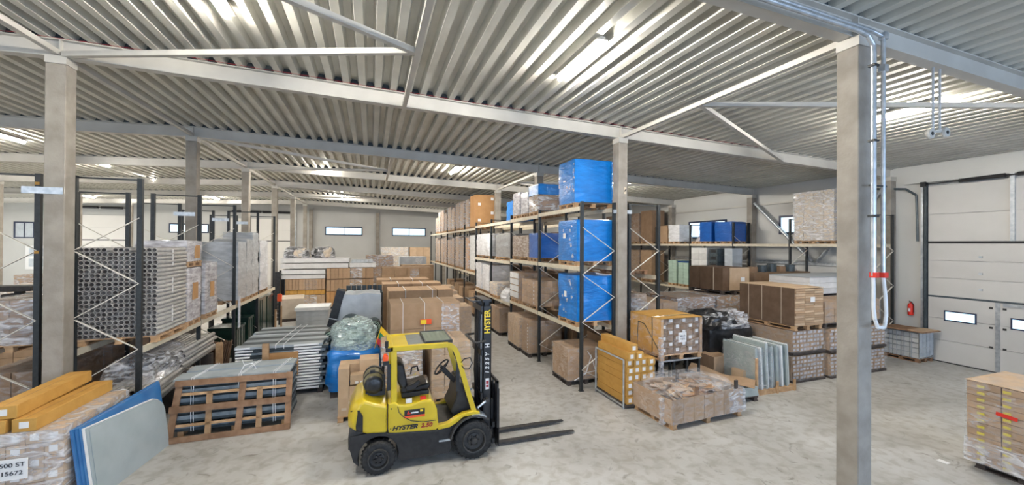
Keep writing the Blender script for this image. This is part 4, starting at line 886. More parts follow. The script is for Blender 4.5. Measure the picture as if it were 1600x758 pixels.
# long stack wall on the left side of the hall
t = thing('pack_rack', 'low dark steel stand holding long white and brown packs across the left of the hall', 'rack', (-2.3, 26.2, 0))
for x in (-2.75, ): bpart('post', t, x + .0, x + .28, -.8, -.5, 0, 2.2, 'fl_black'); bpart('post', t, x, x + .28, .5, .8, 0, 2.2, 'fl_black')
bpart('base', t, -2.5, 2.4, -.6, .6, .0, .12, 'fl_black')
def packs(x0, x1, z0, z1, n, mt, label, cat='pack stack', film_=None, y0=25.62, y1=26.8, nz=1):
    t = thing('long_packs', label, cat, ((x0 + x1) / 2, (y0 + y1) / 2, z0)); w = (x1 - x0) / 2; d = (y1 - y0) / 2
    cartons(t, -w, w, -d, d, 0, z1 - z0, (n, 1, nz), mt, .01)
    if film_: link('film_band', wrapmesh(.7, 2 * d + .04, z1 - z0, film_, SEED[0] + n, .02, .02, .12, .008, name='film_band', open_bottom=True), t, (w * .25, 0, .005)); SEED[0] += 1
packs(-4.55, -2.5, .13, .84, 10, 'card_light', 'film wrapped brown packs, bottom left of the long stack wall', film_='film_heavy'); packs(-2.44, .15, .13, 1.0, 12, 'card_kraft', 'orange brown packs, bottom right of the long stack wall')
packs(-4.55, -2.5, .86, 1.12, 10, 'card_orange', 'thin layer of orange packs in the left of the long stack wall'); packs(-4.55, -2.5, 1.14, 1.76, 12, 'card', 'brown upright packs in the left of the long stack wall', film_='film')
packs(-2.44, .15, 1.02, 1.7, 12, 'card', 'brown upright packs with shiny film, lower pair at the right of the stack wall', film_='film_heavy'); packs(-2.44, .15, 1.74, 2.36, 12, 'card', 'brown upright packs with shiny film, upper pair at the right of the stack wall', film_='film_heavy')
packs(-4.75, -2.5, 1.78, 2.0, 1, 'white_pack', 'long whitish pack, lowest of four at the upper left of the stack wall'); packs(-4.75, -2.5, 2.05, 2.3, 1, 'white_pack', 'long whitish pack, second of four at the upper left of the stack wall')
packs(-4.8, -1.25, 2.38, 2.66, 1, 'white_pack', 'long whitish pack, third of four spanning the stack wall'); packs(-4.8, -1.2, 2.7, 2.95, 1, 'white_pack', 'long whitish pack on top of the stack wall under the two black bags'); packs(-1.18, .3, 2.4, 2.66, 1, 'white_pack', 'shorter whitish pack at the upper right of the stack wall')
packs(-1.1, .1, 2.67, 2.85, 5, 'tarp', 'low grey packs on top of the short whitish pack')
for x, l in ((-4.05, 'left'), (-2.65, 'right')):
    t = thing('plastic_bag', 'black and pinkish film wrapped lump lying on the stack wall, %s one' % l, 'bag', (x, 26.2, 2.96)); link('bag', heap(1.26, .86, .6, 'black_plastic', 3 + x, .1, 30), t); link('film_layer', heap(1.32, .92, .64, 'film_heavy', 5 + x, .1, 30), t); link('paper_fill', heap(.7, .8, .57, 'card_pale', 9 + x, .08), t, (.2, -.05, .03))

# ------------------------------------------------------------------ forklift
FX, FY = .85, 7.55
fl = thing('forklift', 'yellow and black forklift truck with empty forks standing in the aisle', 'forklift', (FX, FY, 0))
def fb(b, name, mt, parent=None, **k): return b.build(name, mt, parent or fl, (-FX, -FY, 0) if parent is None else None, **k)
Y0, Y1 = 7.03, 8.07
def arc(cx, cz, r, a0, a1, n=8): return [(cx + r * cos(R(a0 + (a1 - a0) * i / n)), cz + r * sin(R(a0 + (a1 - a0) * i / n))) for i in range(n + 1)]
# black chassis with wheel arches
poly = [(-.30, .66), (-.32, .5), (-.25, .24), (-.17, .16)] + arc(.14, .28, .325, 200, -18, 10) + [(.5, .14), (1.32, .14)] + arc(1.75, .335, .40, 195, 92, 7) + [(1.72, .70), (1.12, .56), (1.1, .6), (.28, .66), (0, .68)]
fb(MB().prism(poly, Y0 + .03, Y1 - .03), 'chassis', 'fl_black', bevel=.012)
fb(MB().prism([(-.31, .80), (-.335, .6), (-.33, .42), (-.2, .42), (-.16, .66), (.0, .68), (.0, .72)], Y0 + .06, Y1 - .06), 'rear_bumper', 'fl_dark', bevel=.02)
# counterweight: tapered rear
def loft(secs, name, mt, bev=.03):
    """secs: list of (y, poly xz)"""
    b = MB(); n = len(secs[0][1]); vs = [(x, y, z) for y, p in secs for x, z in p]
    fs = [tuple(range(n)), tuple(range(len(vs) - 1, len(vs) - n - 1, -1))]
    for k in range(len(secs) - 1):
        for i in range(n): fs.append((k * n + i, (k + 1) * n + i, (k + 1) * n + (i + 1) % n, k * n + (i + 1) % n))
    b.add(vs, fs); return fb(b, name, mt, bevel=bev, seg=3)
cw = lambda e, dz: [(-.1 + e * .6, .69), (.275, .66), (.275, 1.13 - dz), (.05, 1.2 - dz), (-.12 + e * .3, 1.27 - dz), (-.24 + e, 1.2 - dz), (-.34 + e, .98), (-.33 + e, .78)]
cwo = loft([(Y0 - .01, cw(.09, .03)), (Y0 + .12, cw(0, 0)), (Y1 - .12, cw(0, 0)), (Y1 + .01, cw(.09, .03))], 'counterweight', 'fl_yellow', .035)
o = MB().add([(-.2, Y0 - .03, .80), (-.105, Y0 - .033, .74), (-.105, Y0 - .033, 1.0), (-.16, Y0 - .03, 1.1), (-.29, Y0 + .1, .80), (-.2, Y0 + .01, .74), (-.2, Y0 + .01, 1.0), (-.3, Y0 + .1, 1.06)], [(0, 1, 2, 3), (0, 3, 7, 4), (7, 6, 5, 4), (0, 4, 5, 1), (3, 2, 6, 7), (1, 5, 6, 2)]); fb(o, 'rear_vent', 'fl_black')
# body side panel / engine hood
fb(MB().prism([(.285, .655), (.42, .62), (1.09, .585), (1.13, .63), (1.1, .95), (1.05, 1.06), (1.0, 1.13), (.86, 1.13), (.62, 1.08), (.46, 1.1), (.4, 1.15), (.285, 1.13)], Y0 - .005, Y1 + .005), 'side_panel', 'fl_yellow', bevel=.022, seg=3)
fb(MB().prism([(.46, 1.07), (.62, 1.05), (.9, 1.1), (.99, 1.1), (1.04, 1.0), (1.07, .86), (1.06, .79), (.86, .79), (.66, .83), (.53, .92), (.47, 1.0)], Y0 - .013, Y0 + .01), 'hood_cover', 'fl_yellow', bevel=.006)
pts = [(.44, Y0 - .015, 1.08), (.46, Y0 - .015, .98), (.53, Y0 - .015, .9), (.66, Y0 - .015, .81), (.86, Y0 - .015, .765), (1.08, Y0 - .015, .765)]
fb(MB().path(pts, .006, 6), 'panel_seam', 'fl_dark'); fb(MB().path([(.287, Y0 - .012, 1.14), (.27, Y0 - .012, .9), (.275, Y0 - .012, .75), (.3, Y0 - .012, .665)], .006, 6), 'panel_seam', 'fl_dark')
fb(MB().prism([(.28, .655), (1.12, .585), (1.12, .56), (.28, .63)], Y0 - .01, Y0 + .06), 'sill_trim', 'fl_dark')
# step, floor and front cowl
fb(MB().box(1.1, 1.5, Y0 + .08, Y1 - .08, .58, .66).prism([(1.45, .62), (1.75, .8), (1.86, .8), (1.86, .6), (1.45, .58)], Y0 + .1, Y1 - .1), 'floor_plate', 'fl_dark')
fb(MB().box(1.14, 1.36, Y0 + .01, Y0 + .3, .36, .39), 'step', 'galv')
fb(MB().prism([(1.1, .66), (1.12, .585), (1.32, .60), (1.46, .67), (1.56, .745), (1.78, .765), (1.84, .74), (1.88, .74), (1.86, .8), (1.74, .83), (1.56, .81), (1.42, .75), (1.3, .68)], Y0 - .01, Y0 + .1), 'front_cowl', 'fl_yellow', bevel=.012)
fb(MB().prism([(1.1, .66), (1.12, .585), (1.32, .60), (1.46, .67), (1.56, .745), (1.78, .765), (1.86, .8), (1.56, .81), (1.3, .68)], Y1 - .1, Y1 + .01), 'front_cowl', 'fl_yellow', bevel=.012)
b = MB(); A = arc(1.75, .335, .43, 172, 50, 9); B_ = arc(1.75, .335, .405, 172, 50, 9)
for i in range(9): b.prism([A[i], A[i + 1], B_[i + 1], B_[i]], Y0 - .06, Y0 + .2)
fb(b, 'mudguard', 'fl_dark'); fb(MB().prism([(1.72, .77), (1.9, .77), (1.98, .72), (1.98, .69), (1.72, .74)], Y0 - .04, Y0 + .16), 'mudguard_step', 'galv')
b = MB()
for i in range(9): b.prism([A[i], A[i + 1], B_[i + 1], B_[i]], Y1 - .2, Y1 + .06)
fb(b, 'mudguard', 'fl_dark')
# wheels
def wheel(x, r, yc, w, s):
    """s=-1: outer face towards -y"""
    o = MB(); prof = [(r * .60, -.5), (r * .66, -.53), (r * .9, -.5), (r * .97, -.42), (r, -.3), (r, .3), (r * .97, .42), (r * .9, .5), (r * .6, .5)]
    o.lathe([(q, d * w) for q, d in prof], 'y', (0, 0, 0), 36)
    t = o.build('wheel', 'fl_tyre', fl, (x - FX, yc - FY, r), smooth=True)
    b = MB(); n = 26
    for i in range(n):
        a = 2 * pi * i / n
        for side in (-1, 1):
            c, s_ = cos(a + .08 * side), sin(a + .08 * side)
            b.bar((c * r * .9, side * w * .49, s_ * r * .9), (c * (r * .99 + .004), side * w * .28, s_ * (r * .99 + .004)), r * .1, .016, up=(-s_, 0, c))
    b.build('tread', 'fl_tyre', t)
    MB().lathe([(0, .02 * s), (r * .18, .02 * s), (r * .2, -.01 * s), (r * .34, -.02 * s), (r * .36, -.035 * s), (r * .52, -.03 * s), (r * .56, .035 * s), (r * .62, .04 * s), (r * .64, 0)], 'y', (0, s * w * .46, 0), 28).build('rim', 'fl_dark', t, smooth=True)
    b = MB()
    for i in range(6): a = i * pi / 3; b.cyl((cos(a) * r * .26, s * (w * .46 + .005), sin(a) * r * .26), (cos(a) * r * .26, s * (w * .46 + .035), sin(a) * r * .26), .016, 6)
    b.cyl((0, s * w * .46, 0), (0, s * (w * .46 + .05), 0), r * .15, 14); b.build('hub', 'fl_black' if r < .3 else 'fl_dark', t)
wheel(.14, .268, Y0 + .03, .16, -1); wheel(.14, .268, Y1 - .03, .16, 1); wheel(1.75, .335, Y0 + .04, .21, -1); wheel(1.75, .335, Y1 - .04, .21, 1)
# overhead guard
g = link('overhead_guard', None, fl)
def gb(b, n_, mt, **k): return b.build(n_, mt, g, (-FX, -FY, 0), **k)
for y in (Y0 + .06, Y1 - .06):
    b = MB().bar((.385, y, 1.08), (.375, y, 2.0), .075, .1, up=(1, 0, 0)); gb(b, 'rear_pillar', 'fl_yellow', bevel=.012)
    P_ = [(1.26, 2.035), (1.34, 2.02), (1.41, 1.96), (1.46, 1.86), (1.53, 1.6), (1.64, 1.22), (1.79, .74)]
    b = MB(); wid = .085
    q0 = []; q1 = []
    for i, p in enumerate(P_):
        a = Vector(P_[max(0, i - 1)]); c = Vector(P_[min(len(P_) - 1, i + 1)]); d = (c - a).normalized(); nn = Vector((d.y, -d.x)) * wid / 2
        q0.append((p[0] + nn.x, p[1] + nn.y)); q1.append((p[0] - nn.x, p[1] - nn.y))
    for i in range(len(P_) - 1): b.prism([q0[i], q0[i + 1], q1[i + 1], q1[i]], y - .035, y + .035)
    gb(b, 'front_pillar', 'fl_yellow'); gb(MB().box(.30, 1.3, y - .04, y + .04, 1.99, 2.08), 'roof_rail', 'fl_yellow', bevel=.012)
gb(MB().box(.28, .37, Y0 + .02, Y1 - .02, 1.99, 2.078).box(1.27, 1.36, Y0 + .1, Y1 - .1, 1.99, 2.06), 'roof_crossbar', 'fl_yellow', bevel=.01)
gb(MB().box(.36, .62, Y0 + .1, Y1 - .1, 2.045, 2.065), 'roof_plate', 'fl_yellow'); gb(MB().box(.62, .9, Y0 + .1, Y1 - .1, 2.03, 2.07), 'roof_plate', 'roof_grey')
p = gb(MB().box(.9, 1.38, Y0 + .08, Y0 + .1, 2.06, 2.115).box(.9, 1.38, Y1 - .1, Y1 - .08, 2.06, 2.115).box(.9, .92, Y0 + .1, Y1 - .1, 2.06, 2.115).box(1.36, 1.38, Y0 + .1, Y1 - .1, 2.06, 2.115), 'hatch_frame', 'fl_black')
MB().box(.921, 1.359, Y0 + .101, Y1 - .101, 2.085, 2.105).build('hatch_glass', 'roof_glass', p)
# lamps and beacon at the rear pillar
fb(MB().cyl((.24, Y0 + .02, 1.86), (.24, Y0 + .02, 1.94), .045, 12).cyl((.24, Y0 + .02, 1.94), (.24, Y0 + .02, 1.97), .03, 12), 'beacon', 'orange_red'); fb(MB().box(.2, .3, Y0, Y0 + .05, 1.78, 1.84).box(.24, .33, Y0, Y0 + .04, 2.0, 2.06).cyl((.26, Y0 + .06, 2.06), (.26, Y0 + .06, 2.17), .03, 8), 'beacon_bracket', 'fl_black')
fb(MB().box(.27, .325, Y0 + .02, Y0 + .08, 1.35, 1.78), 'rear_light_bar', 'fl_black'); fb(MB().box(1.44, 1.5, Y0 + .04, Y0 + .07, 1.2, 1.75), 'pillar_trim', 'fl_black').rotation_euler = (0, 0, 0)
fb(MB().path([(1.42, Y0 + .25, 1.9), (1.44, Y0 + .25, 1.8), (1.48, Y0 + .23, 1.75)], .012, 6).lathe([(0, 0), (.06, .0), (.07, .05), (0, .08)], 'x', (1.46, Y0 + .25, 1.78), 12), 'work_lamp', 'fl_black')
fb(MB().path([(1.52, Y0 - .0, 1.72), (1.56, Y0 - .08, 1.8), (1.66, Y0 - .1, 1.82), (1.7, Y0 - .1, 1.72), (1.64, Y0 - .1, 1.62), (1.56, Y0 - .08, 1.62), (1.53, Y0, 1.66)], .009, 6), 'mirror_frame', 'fl_black')
# gas bottle lying across the counterweight
gbt = fb(MB().lathe([(0, -.36), (.1, -.36), (.15, -.33), (.165, -.27), (.165, .27), (.15, .33), (.08, .36), (0, .36)], 'y', (.06, 7.58, 1.41), 26), 'gas_bottle', 'olive', smooth=True)
MB().lathe([(0, -.37), (.08, -.37), (.13, -.355), (.153, -.325)], 'y', (.06, 7.56, 1.41), 26).build('bottle_end', 'black_plastic', gbt, smooth=True)
for y in (7.42, 7.74):
    MB().lathe([(.166, -.02), (.178, -.02), (.178, .02), (.166, .02)], 'y', (.06, y, 1.41), 26).build('strap', 'fl_black', gbt)
fb(MB().box(-.07, .2, 7.3, 7.86, 1.2, 1.27).box(.2, .25, 7.3, 7.36, 1.2, 1.55).box(.2, .25, 7.8, 7.86, 1.2, 1.55).box(.0, .08, 7.36, 7.42, 1.56, 1.62), 'bottle_cradle', 'fl_black')
# seat
fb(MB().box(.52, 1.0, 7.3, 7.8, 1.1, 1.2), 'seat_base', 'fl_black', bevel=.02)
fb(MB().prism([(.5, 1.19), (.98, 1.22), (1.03, 1.3), (.98, 1.33), (.7, 1.27), (.52, 1.3)], 7.28, 7.82), 'seat_cushion', 'black_plastic', bevel=.03)
fb(MB().prism([(.52, 1.24), (.64, 1.27), (.56, 1.68), (.49, 1.72), (.42, 1.7), (.45, 1.4)], 7.3, 7.8), 'backrest', 'black_plastic', bevel=.035)
fb(MB().prism([(.58, 1.32), (.72, 1.36), (.8, 1.42), (.84, 1.38), (.74, 1.26), (.6, 1.24)], 7.22, 7.3), 'armrest', 'fl_black', bevel=.015)
fb(MB().path([(.72, 7.8, 1.36), (.74, 7.8, 1.48), (.84, 7.8, 1.5), (.86, 7.8, 1.4)], .014, 6), 'seat_lever', 'fl_black')
# dashboard, steering column and wheel
fb(MB().prism([(1.45, .66), (1.78, .7), (1.72, 1.15), (1.6, 1.32), (1.5, 1.3), (1.46, 1.0), (1.36, .8)], 7.2, 7.9), 'dashboard', 'fl_black', bevel=.03)
fb(MB().bar((1.5, 7.5, 1.25), (1.27, 7.5, 1.5), .09, .09), 'steering_column', 'fl_black', bevel=.015)
sw = MB(); c = Vector((1.25, 7.5, 1.53)); ax = Vector((-.7, 0, .7)).normalized(); u = Vector((0, 1, 0)); v = ax.cross(u); pts = [c + (u * cos(2 * pi * i / 20) + v * sin(2 * pi * i / 20)) * .165 for i in range(21)]
sw.path(pts, .015, 8); [sw.cyl(c - ax * .02, c + (u * cos(a) + v * sin(a)) * .16, .012, 6) for a in (0, 2.1, 4.2)]; sw.cyl(c - ax * .03, c + ax * .02, .03, 10); fb(sw, 'steering_wheel', 'fl_black', smooth=True)
for i in range(3): fb(MB().cyl((1.5, 7.22 - .05 * i + .1, 1.3), (1.44, 7.22 - .05 * i + .1, 1.46), .008, 6).cyl((1.44, 7.22 - .05 * i + .1, 1.45), (1.435, 7.22 - .05 * i + .1, 1.49), .018, 8), 'lever', 'fl_black')
# lettering and stickers
sgn = fb(MB().box(.55, .89, Y0 - .0175, Y0 - .0135, .9, 1.0), 'company_sticker', 'fl_black'); MB().box(.55, .89, Y0 - .0175, Y0 - .0135, .862, .899).build('sticker_band', 'orange_red', sgn)
MB().bar((.6, Y0 - .0195, .92), (.62, Y0 - .0195, .975), .003, .02).bar((.6, Y0 - .0195, .925), (.655, Y0 - .0195, .94), .003, .015).build('sticker_mark', 'red', sgn); MB().box(.66, .78, Y0 - .0195, Y0 - .0176, .935, .957).build('sticker_bar', 'paper', sgn); MB().box(.81, .86, Y0 - .0195, Y0 - .0176, .95, .985).build('sticker_seal', 'yellow_label', sgn)
def ft(body, size, mt, x, y, z, roll=0, **k): return text(body, 'lettering', size, mt, fl, face_y(x - FX, y - FY, z, roll), **k)
ft('HYSTER', .095, 'ink', .56, Y0 - .012, .71, -.035, bold=.004, shear=.3, sx=1.25, ext=.003); ft('2.50', .095, 'red_dark', .92, Y0 - .012, .70, -.035, bold=.003, shear=.2, sx=1.15, ext=.003)
fb(MB().cyl((.33, Y0 - .012, .72), (.33, Y0, .72), .01, 8).cyl((.34, Y0 - .012, 1.05), (.34, Y0, 1.05), .012, 8), 'bolt', 'fl_black')
fb(MB().box(.58, .68, Y0 + .05, Y0 + .12, 1.09, 1.15), 'plug_box', 'foam_white'); fb(MB().box(.82, .92, Y0 + .03, Y0 + .09, 1.1, 1.17), 'red_cap', 'red')
# mast
def rail(xa, xb, ya, yb, z0, z1, name='mast_rail'):
    b = MB().box(xa, xb, ya, ya + .018, z0, z1) if ya < FY else MB().box(xa, xb, yb - .018, yb, z0, z1)
    b.box(xa, xa + .018, ya, yb, z0, z1).box(xb - .018, xb, ya, yb, z0, z1); return fb(b, name, 'fl_black', bevel=.003, seg=1)
rail(1.97, 2.13, 7.22, 7.29, .05, 2.66); rail(1.97, 2.13, 7.81, 7.88, .05, 2.66); rail(2.0, 2.12, 7.295, 7.35, .08, 2.74, 'inner_rail'); rail(2.0, 2.12, 7.75, 7.805, .08, 2.74, 'inner_rail')
for z in (.15, .95, 1.75, 2.56): fb(MB().box(1.93, 1.97, 7.22, 7.88, z, z + .1), 'cross_member', 'fl_black')
fb(MB().box(1.96, 2.13, 7.22, 7.88, 2.74, 2.78).box(1.78, 1.97, 7.3, 7.34, 2.74, 2.76).box(1.78, 1.97, 7.76, 7.8, 2.74, 2.76).box(1.76, 1.8, 7.24, 7.86, 2.74, 2.76), 'top_plate', 'fl_black')
for y in (7.4, 7.7): fb(MB().cyl((1.99, y, .1), (1.99, y, 1.5), .038, 12).cyl((1.99, y, 1.5), (1.99, y, 2.66), .022, 10), 'lift_cylinder', 'fl_black', smooth=True)
for y in (7.5, 7.58): fb(MB().box(2.03, 2.045, y, y + .02, .4, 2.72), 'lift_chain', 'fl_dark')
for i in range(3): fb(MB().path([(1.94, 7.46 + .07 * i, .7), (1.9, 7.46 + .07 * i, 1.4), (1.92, 7.46 + .07 * i, 2.0), (1.97, 7.5 + .05 * i, 2.6)], .011, 6), 'hydraulic_hose', 'rubber_black')
fb(MB().path([(2.02, 7.21, 2.02), (1.84, 7.2, 2.0), (1.79, 7.24, 2.02), (1.77, 7.55, 2.04), (1.79, 7.86, 2.02), (1.96, 7.88, 2.02)], .022, 8), 'hose_guard', 'fl_dark')
fb(MB().box(1.955, 1.968, 7.3, 7.305, .9, 2.5).path([(1.955, 7.33, .95), (1.955, 7.33, 2.4)], .006, 5), 'pressure_pipe', 'galv')
ft('HYSTER', .155, 'yellow_label', 2.055, 7.218, 2.37, pi / 2, bold=.005, sx=.8, ext=.002); ft('H', .11, 'paper', 2.055, 7.218, 1.93, pi / 2, bold=.003); ft('1 2 2 5 Y', .1, 'paper', 2.055, 7.218, 1.6, pi / 2, shear=.2, bold=.002, sx=1.05)
o = fb(MB().box(2.02, 2.09, 7.214, 7.219, 1.12, 1.32), 'capacity_label', 'paper'); MB().box(2.03, 2.08, 7.211, 7.2135, 1.16, 1.2).box(2.03, 2.08, 7.211, 7.2135, 1.22, 1.28).build('print', 'red_dark', o)
for s in (7.12, 7.95):
    tc_ = fb(MB().cyl((1.62, s, .72), (1.85, s, .84), .035, 10), 'tilt_cylinder', 'fl_black'); MB().cyl((1.85, s, .84), (2.03, s, .96), .02, 10).build('rod', 'galv', tc_)
    MB().cyl((2.03, s - .04, .96), (2.03, s + .04, .96), .04, 10).build('pivot', 'fl_dark', tc_)
# carriage, backrest, forks
fb(MB().box(2.14, 2.19, 7.16, 7.94, .12, .22).box(2.14, 2.19, 7.16, 7.94, .42, .52).box(2.14, 2.2, 7.3, 7.36, .12, .9).box(2.14, 2.2, 7.74, 7.8, .12, .9), 'carriage', 'fl_dark', bevel=.004, seg=1)
br = fb(MB().box(2.2, 2.23, 7.06, 7.12, .45, 1.3).box(2.2, 2.23, 7.98, 8.04, .45, 1.3).box(2.2, 2.23, 7.06, 8.04, 1.26, 1.31), 'load_backrest', 'fl_black')
for i in range(5): MB().box(2.205, 2.225, 7.2 + .16 * i, 7.24 + .16 * i, .5, 1.27).build('bar', 'fl_black', br)
MB().box(2.232, 2.24, 7.05, 8.05, .12, 1.16).build('shield', 'fl_black', br)
for y in (7.3, 7.8):
    b = MB().box(2.245, 2.285, y - .055, y + .055, .06, .62); b.add([(2.245, y - .055, .03), (3.55, y - .055, .03), (3.9, y - .04, .045), (3.9, y + .04, .045), (3.55, y + .055, .03), (2.245, y + .055, .03), (2.245, y - .055, .075), (3.4, y - .055, .07), (3.9, y - .04, .055), (3.9, y + .04, .055), (3.4, y + .055, .07), (2.245, y + .055, .075)],
          [(0, 5, 4, 3, 2, 1), (6, 7, 8, 9, 10, 11), (0, 1, 7, 6), (1, 2, 8, 7), (2, 3, 9, 8), (3, 4, 10, 9), (4, 5, 11, 10), (5, 0, 6, 11)]); fb(b, 'fork', 'fl_dark')

# ------------------------------------------------------------------ right foreground
t = thing('long_carton_stillage', 'steel tube stillage full of orange kraft long cartons with white end labels', 'stillage', (6.02, 8.6, 0))
MB().box(-.44, .44, -.66, .66, .04, .1).build('pallet', 'wood_dark', t)
def longbox(parent, x, z, w=.195, h=.165, y0=-.645, y1=.63, m_='card_orange'):
    c = bpart('long_carton', parent, x, x + w, y0, y1, z, z + h, m_); d = (y1 - y0) / 2
    bpart('label', c, -.045, .04, -d - .004, -d - .001, .04, .13, 'paper'); return c
for k in range(6):
    for i in range(4):
        longbox(t, -.4 + .2 * i + random.uniform(-.008, .008), .11 + k * .172, y0=-.645 + random.uniform(-.03, .02))
for i in range(2): longbox(t, -.4 + .22 * i, 1.145, y0=-.72, y1=.6)
longbox(t, -.3, 1.318, y0=-.66, y1=.62)
fr = MB()
for y in (-.6, .62): fr.path([(-.45, y, 0), (-.45, y, 1.13)], .022, 8)
fr.path([(-.45, -.6, 1.13), (-.45, .62, 1.13)], .022, 8).path([(-.45, -.6, .06), (-.45, .62, .06)], .022, 8); fr.path([(.45, .62, 0), (.45, .62, 1.1), (-.45, .62, 1.1)], .022, 8).path([(.45, -.6, .06), (-.45, -.6, .06)], .02, 8)
fr.build('steel_frame', 'galv', t, smooth=True)
# crate of labelled tubes on a table frame
t = thing('steel_table', 'dark steel table frame under the kraft crate with the white label grid', 'table', (7.27, 8.62, 0))
for x in (-.55, -.2, .2, .58):
    for y in (-.55, .5): bpart('leg', t, x - .025, x + .025, y - .025, y + .025, 0, .96, 'rack_black')
bpart('top_rail', t, -.6, .62, -.58, -.52, .96, 1.0, 'galv'); bpart('top_rail', t, -.6, .62, .5, .56, .96, 1.0, 'galv'); bpart('rail', t, -.6, -.55, -.52, .5, .96, 1.0, 'galv')
t = load(6.63, 7.9, 8.0, 9.24, 1.005, 2.02, 'kraft board crate with a grid of white labelled tube ends, standing on a steel table', grid=None, cat='crate', name='kraft_crate')
cartons(t, -.6, .6, -.56, .58, .14, 1.0, (6, 1, 6), 'card_dark', .003, 'long_carton')
for k in range(6):
    for i in range(6):
        if (i + k) % 2 == 0: sticker(t, -.5 + .2 * i, -.565, .19 + .144 * k, .09, .08, 'paper', 'y')
for x in (-.63, ): bpart('side_board', t, x, x + .012, -.6, .6, .13, 1.01, 'card_orange')
bpart('front_strip', t, -.63, -.56, -.612, -.6, .13, 1.0, 'wood'); bpart('front_strip', t, .56, .63, -.612, -.6, .13, 1.0, 'wood'); bpart('top_board', t, -.63, .63, -.61, .6, 1.012, 1.022, 'card_orange')
bpart('sheet_sign', t, -.12, .12, -.63, -.622, .42, .66, 'paper'); text('500 ST', 'lettering', .06, 'ink', t, face_y(0, -.632, .57)); text('15672', 'lettering', .06, 'ink', t, face_y(0, -.632, .5))
MB().path([(-.64, -.3, .14), (-.645, -.3, 1.02), (0, -.3, 1.03), (.6, -.3, 1.03)], .008, 5).path([(-.645, -.6, .2), (-.645, .0, .8), (-.645, .25, .82), (-.645, .3, .14)], .008, 5).build('green_strap', 'green_dark', t)
link('stretch_film', wrapmesh(1.3, 1.26, .88, 'film', 55, .015, .03, .1, .006, name='stretch_film', open_bottom=True), t, (0, 0, .13))
link('film_tail', wrapmesh(.1, .12, 1.2, 'film_heavy', 57, .03, .03, .05, name='film_tail'), t, (-.62, -.6, -.62))
t = thing('plastic_heap', 'crumpled clear plastic lying on top of the cartons behind the kraft crate', 'plastic', (7.2, 9.9, 1.9)); link('crumple', heap(.9, .5, .35, 'film_heavy', 41, .12), t)
# open pallet carton full of packing
t = thing('open_pallet_box', 'low open pallet box of folded cartons under loose clear plastic in the aisle', 'pallet box', (6.85, 7.38, 0), R(3)); pallet(t, 2.0, 1.2, 'wood', detail=True)
for k, (x0, x1, y0, y1, n_) in enumerate(((-1.02, 1.0, -.62, -.6, 7), (-1.02, 1.0, .58, .6, 7))):
    for i in range(n_): a = x0 + (x1 - x0) * i / n_; bpart('side_flap', t, a, a + (x1 - x0) / n_ - .01, y0, y1, .12, .62 + .01 * (i % 3), 'card')
bpart('end_wall', t, -1.04, -1.02, -.6, .58, .12, .62, 'card'); bpart('end_wall', t, 1.0, 1.02, -.6, .58, .12, .62, 'card')
random.seed(3)
for i in range(60):
    o = link('card_flap', boxmesh(.34, .14, .012, ['card_light', 'card_kraft', 'card'][i % 3], 'card_flap'), t, (random.uniform(-.82, .8), random.uniform(-.45, .42), random.uniform(.42, .62)), rot=(random.uniform(-.5, .5), random.uniform(-.35, .35), random.uniform(0, 3.1)))
bpart('filling', t, -1.0, .98, -.58, .56, .135, .45, 'card_dark')
for x, y in ((-.35, -.56), (.82, -.56), (.2, .54)): bpart('stake', t, x, x + .08, y - .02, y + .02, .45, .8, 'wood_brown' if x < 0 else 'wood_dark')
link('loose_film', heap(1.95, 1.1, .28, 'film', 21, .1, 34, power=.4), t, (-.05, 0, .6))
link('film_skirt', wrapmesh(2.12, 1.27, .54, 'film', 61, .02, .03, .1, .012, name='film_skirt', open_bottom=True), t, (0, 0, .12))
link('film_corner', wrapmesh(.5, 1.3, .5, 'film_heavy', 62, .02, .03, .1, .012, name='film_corner', open_bottom=True), t, (.82, 0, .12))
link('film_tail', wrapmesh(.1, .1, .55, 'film_heavy', 63, .03, .03, .05, name='film_tail'), t, (-1.06, -.35, .05))
# behind: black film heap, cardboard, little boxes
t = thing('film_heap_load', 'bulky dark load under shiny crumpled black and clear film, behind the glass panes', 'pallet load', (10.0, 9.55, 0)); pallet(t, 1.6, 1.1, 'wood_dark'); link('wrapped_body', wrapmesh(1.7, 1.1, 1.3, 'black_plastic', 71, .06, .1, .11), t, (0, 0, .14)); link('film_top', heap(1.8, 1.2, .45, 'film_heavy', 72, .16, 36, freq=4), t, (.05, 0, 1.38))
link('film_veil', heap(1.2, 1.15, .5, 'black_plastic', 73, .14), t, (-.35, -.03, 1.38))
t = load(8.9, 9.5, 8.6, 9.2, 0, .75, 'brown carton with open top behind the bent board sheet', grid=(1, 1, 1), mt='card', cat='carton'); 
t = load(9.15, 9.55, 7.9, 8.3, .0, .55, 'small closed brown carton beside the glass panes', grid=(1, 1, 1), mt='card_light', cat='carton', pal='wood_dark')
o = thing('board_sheet', 'large bent brown board sheet lying on the low pile behind the open pallet box', 'board', (8.45, 7.95, .4), R(-52)); b = MB(); vs = []
for i in range(9):
    u = i / 8; z = .22 * (1 - u) ** 2 + .03 * sin(u * 9); 
    for s in (-.34, .34): vs.append((-.75 + 1.5 * u, s + .06 * sin(u * 3), z + .02 * s))
b.add(vs, [(2 * k, 2 * k + 2, 2 * k + 3, 2 * k + 1) for k in range(8)]); q = b.build('sheet', 'card', o); w = q.modifiers.new('s', 'SOLIDIFY'); w.thickness = .01
t = thing('low_pile', 'low pile of dark green film wrapped goods on a black pallet under the board sheet', 'pallet load', (8.5, 7.85, 0)); pallet(t, 1.0, 1.0, 'wood_dark'); link('wrapped_body', wrapmesh(1.05, 1.05, .24, 'glass_green', 81, .03, .05, .1), t, (0, 0, .14))
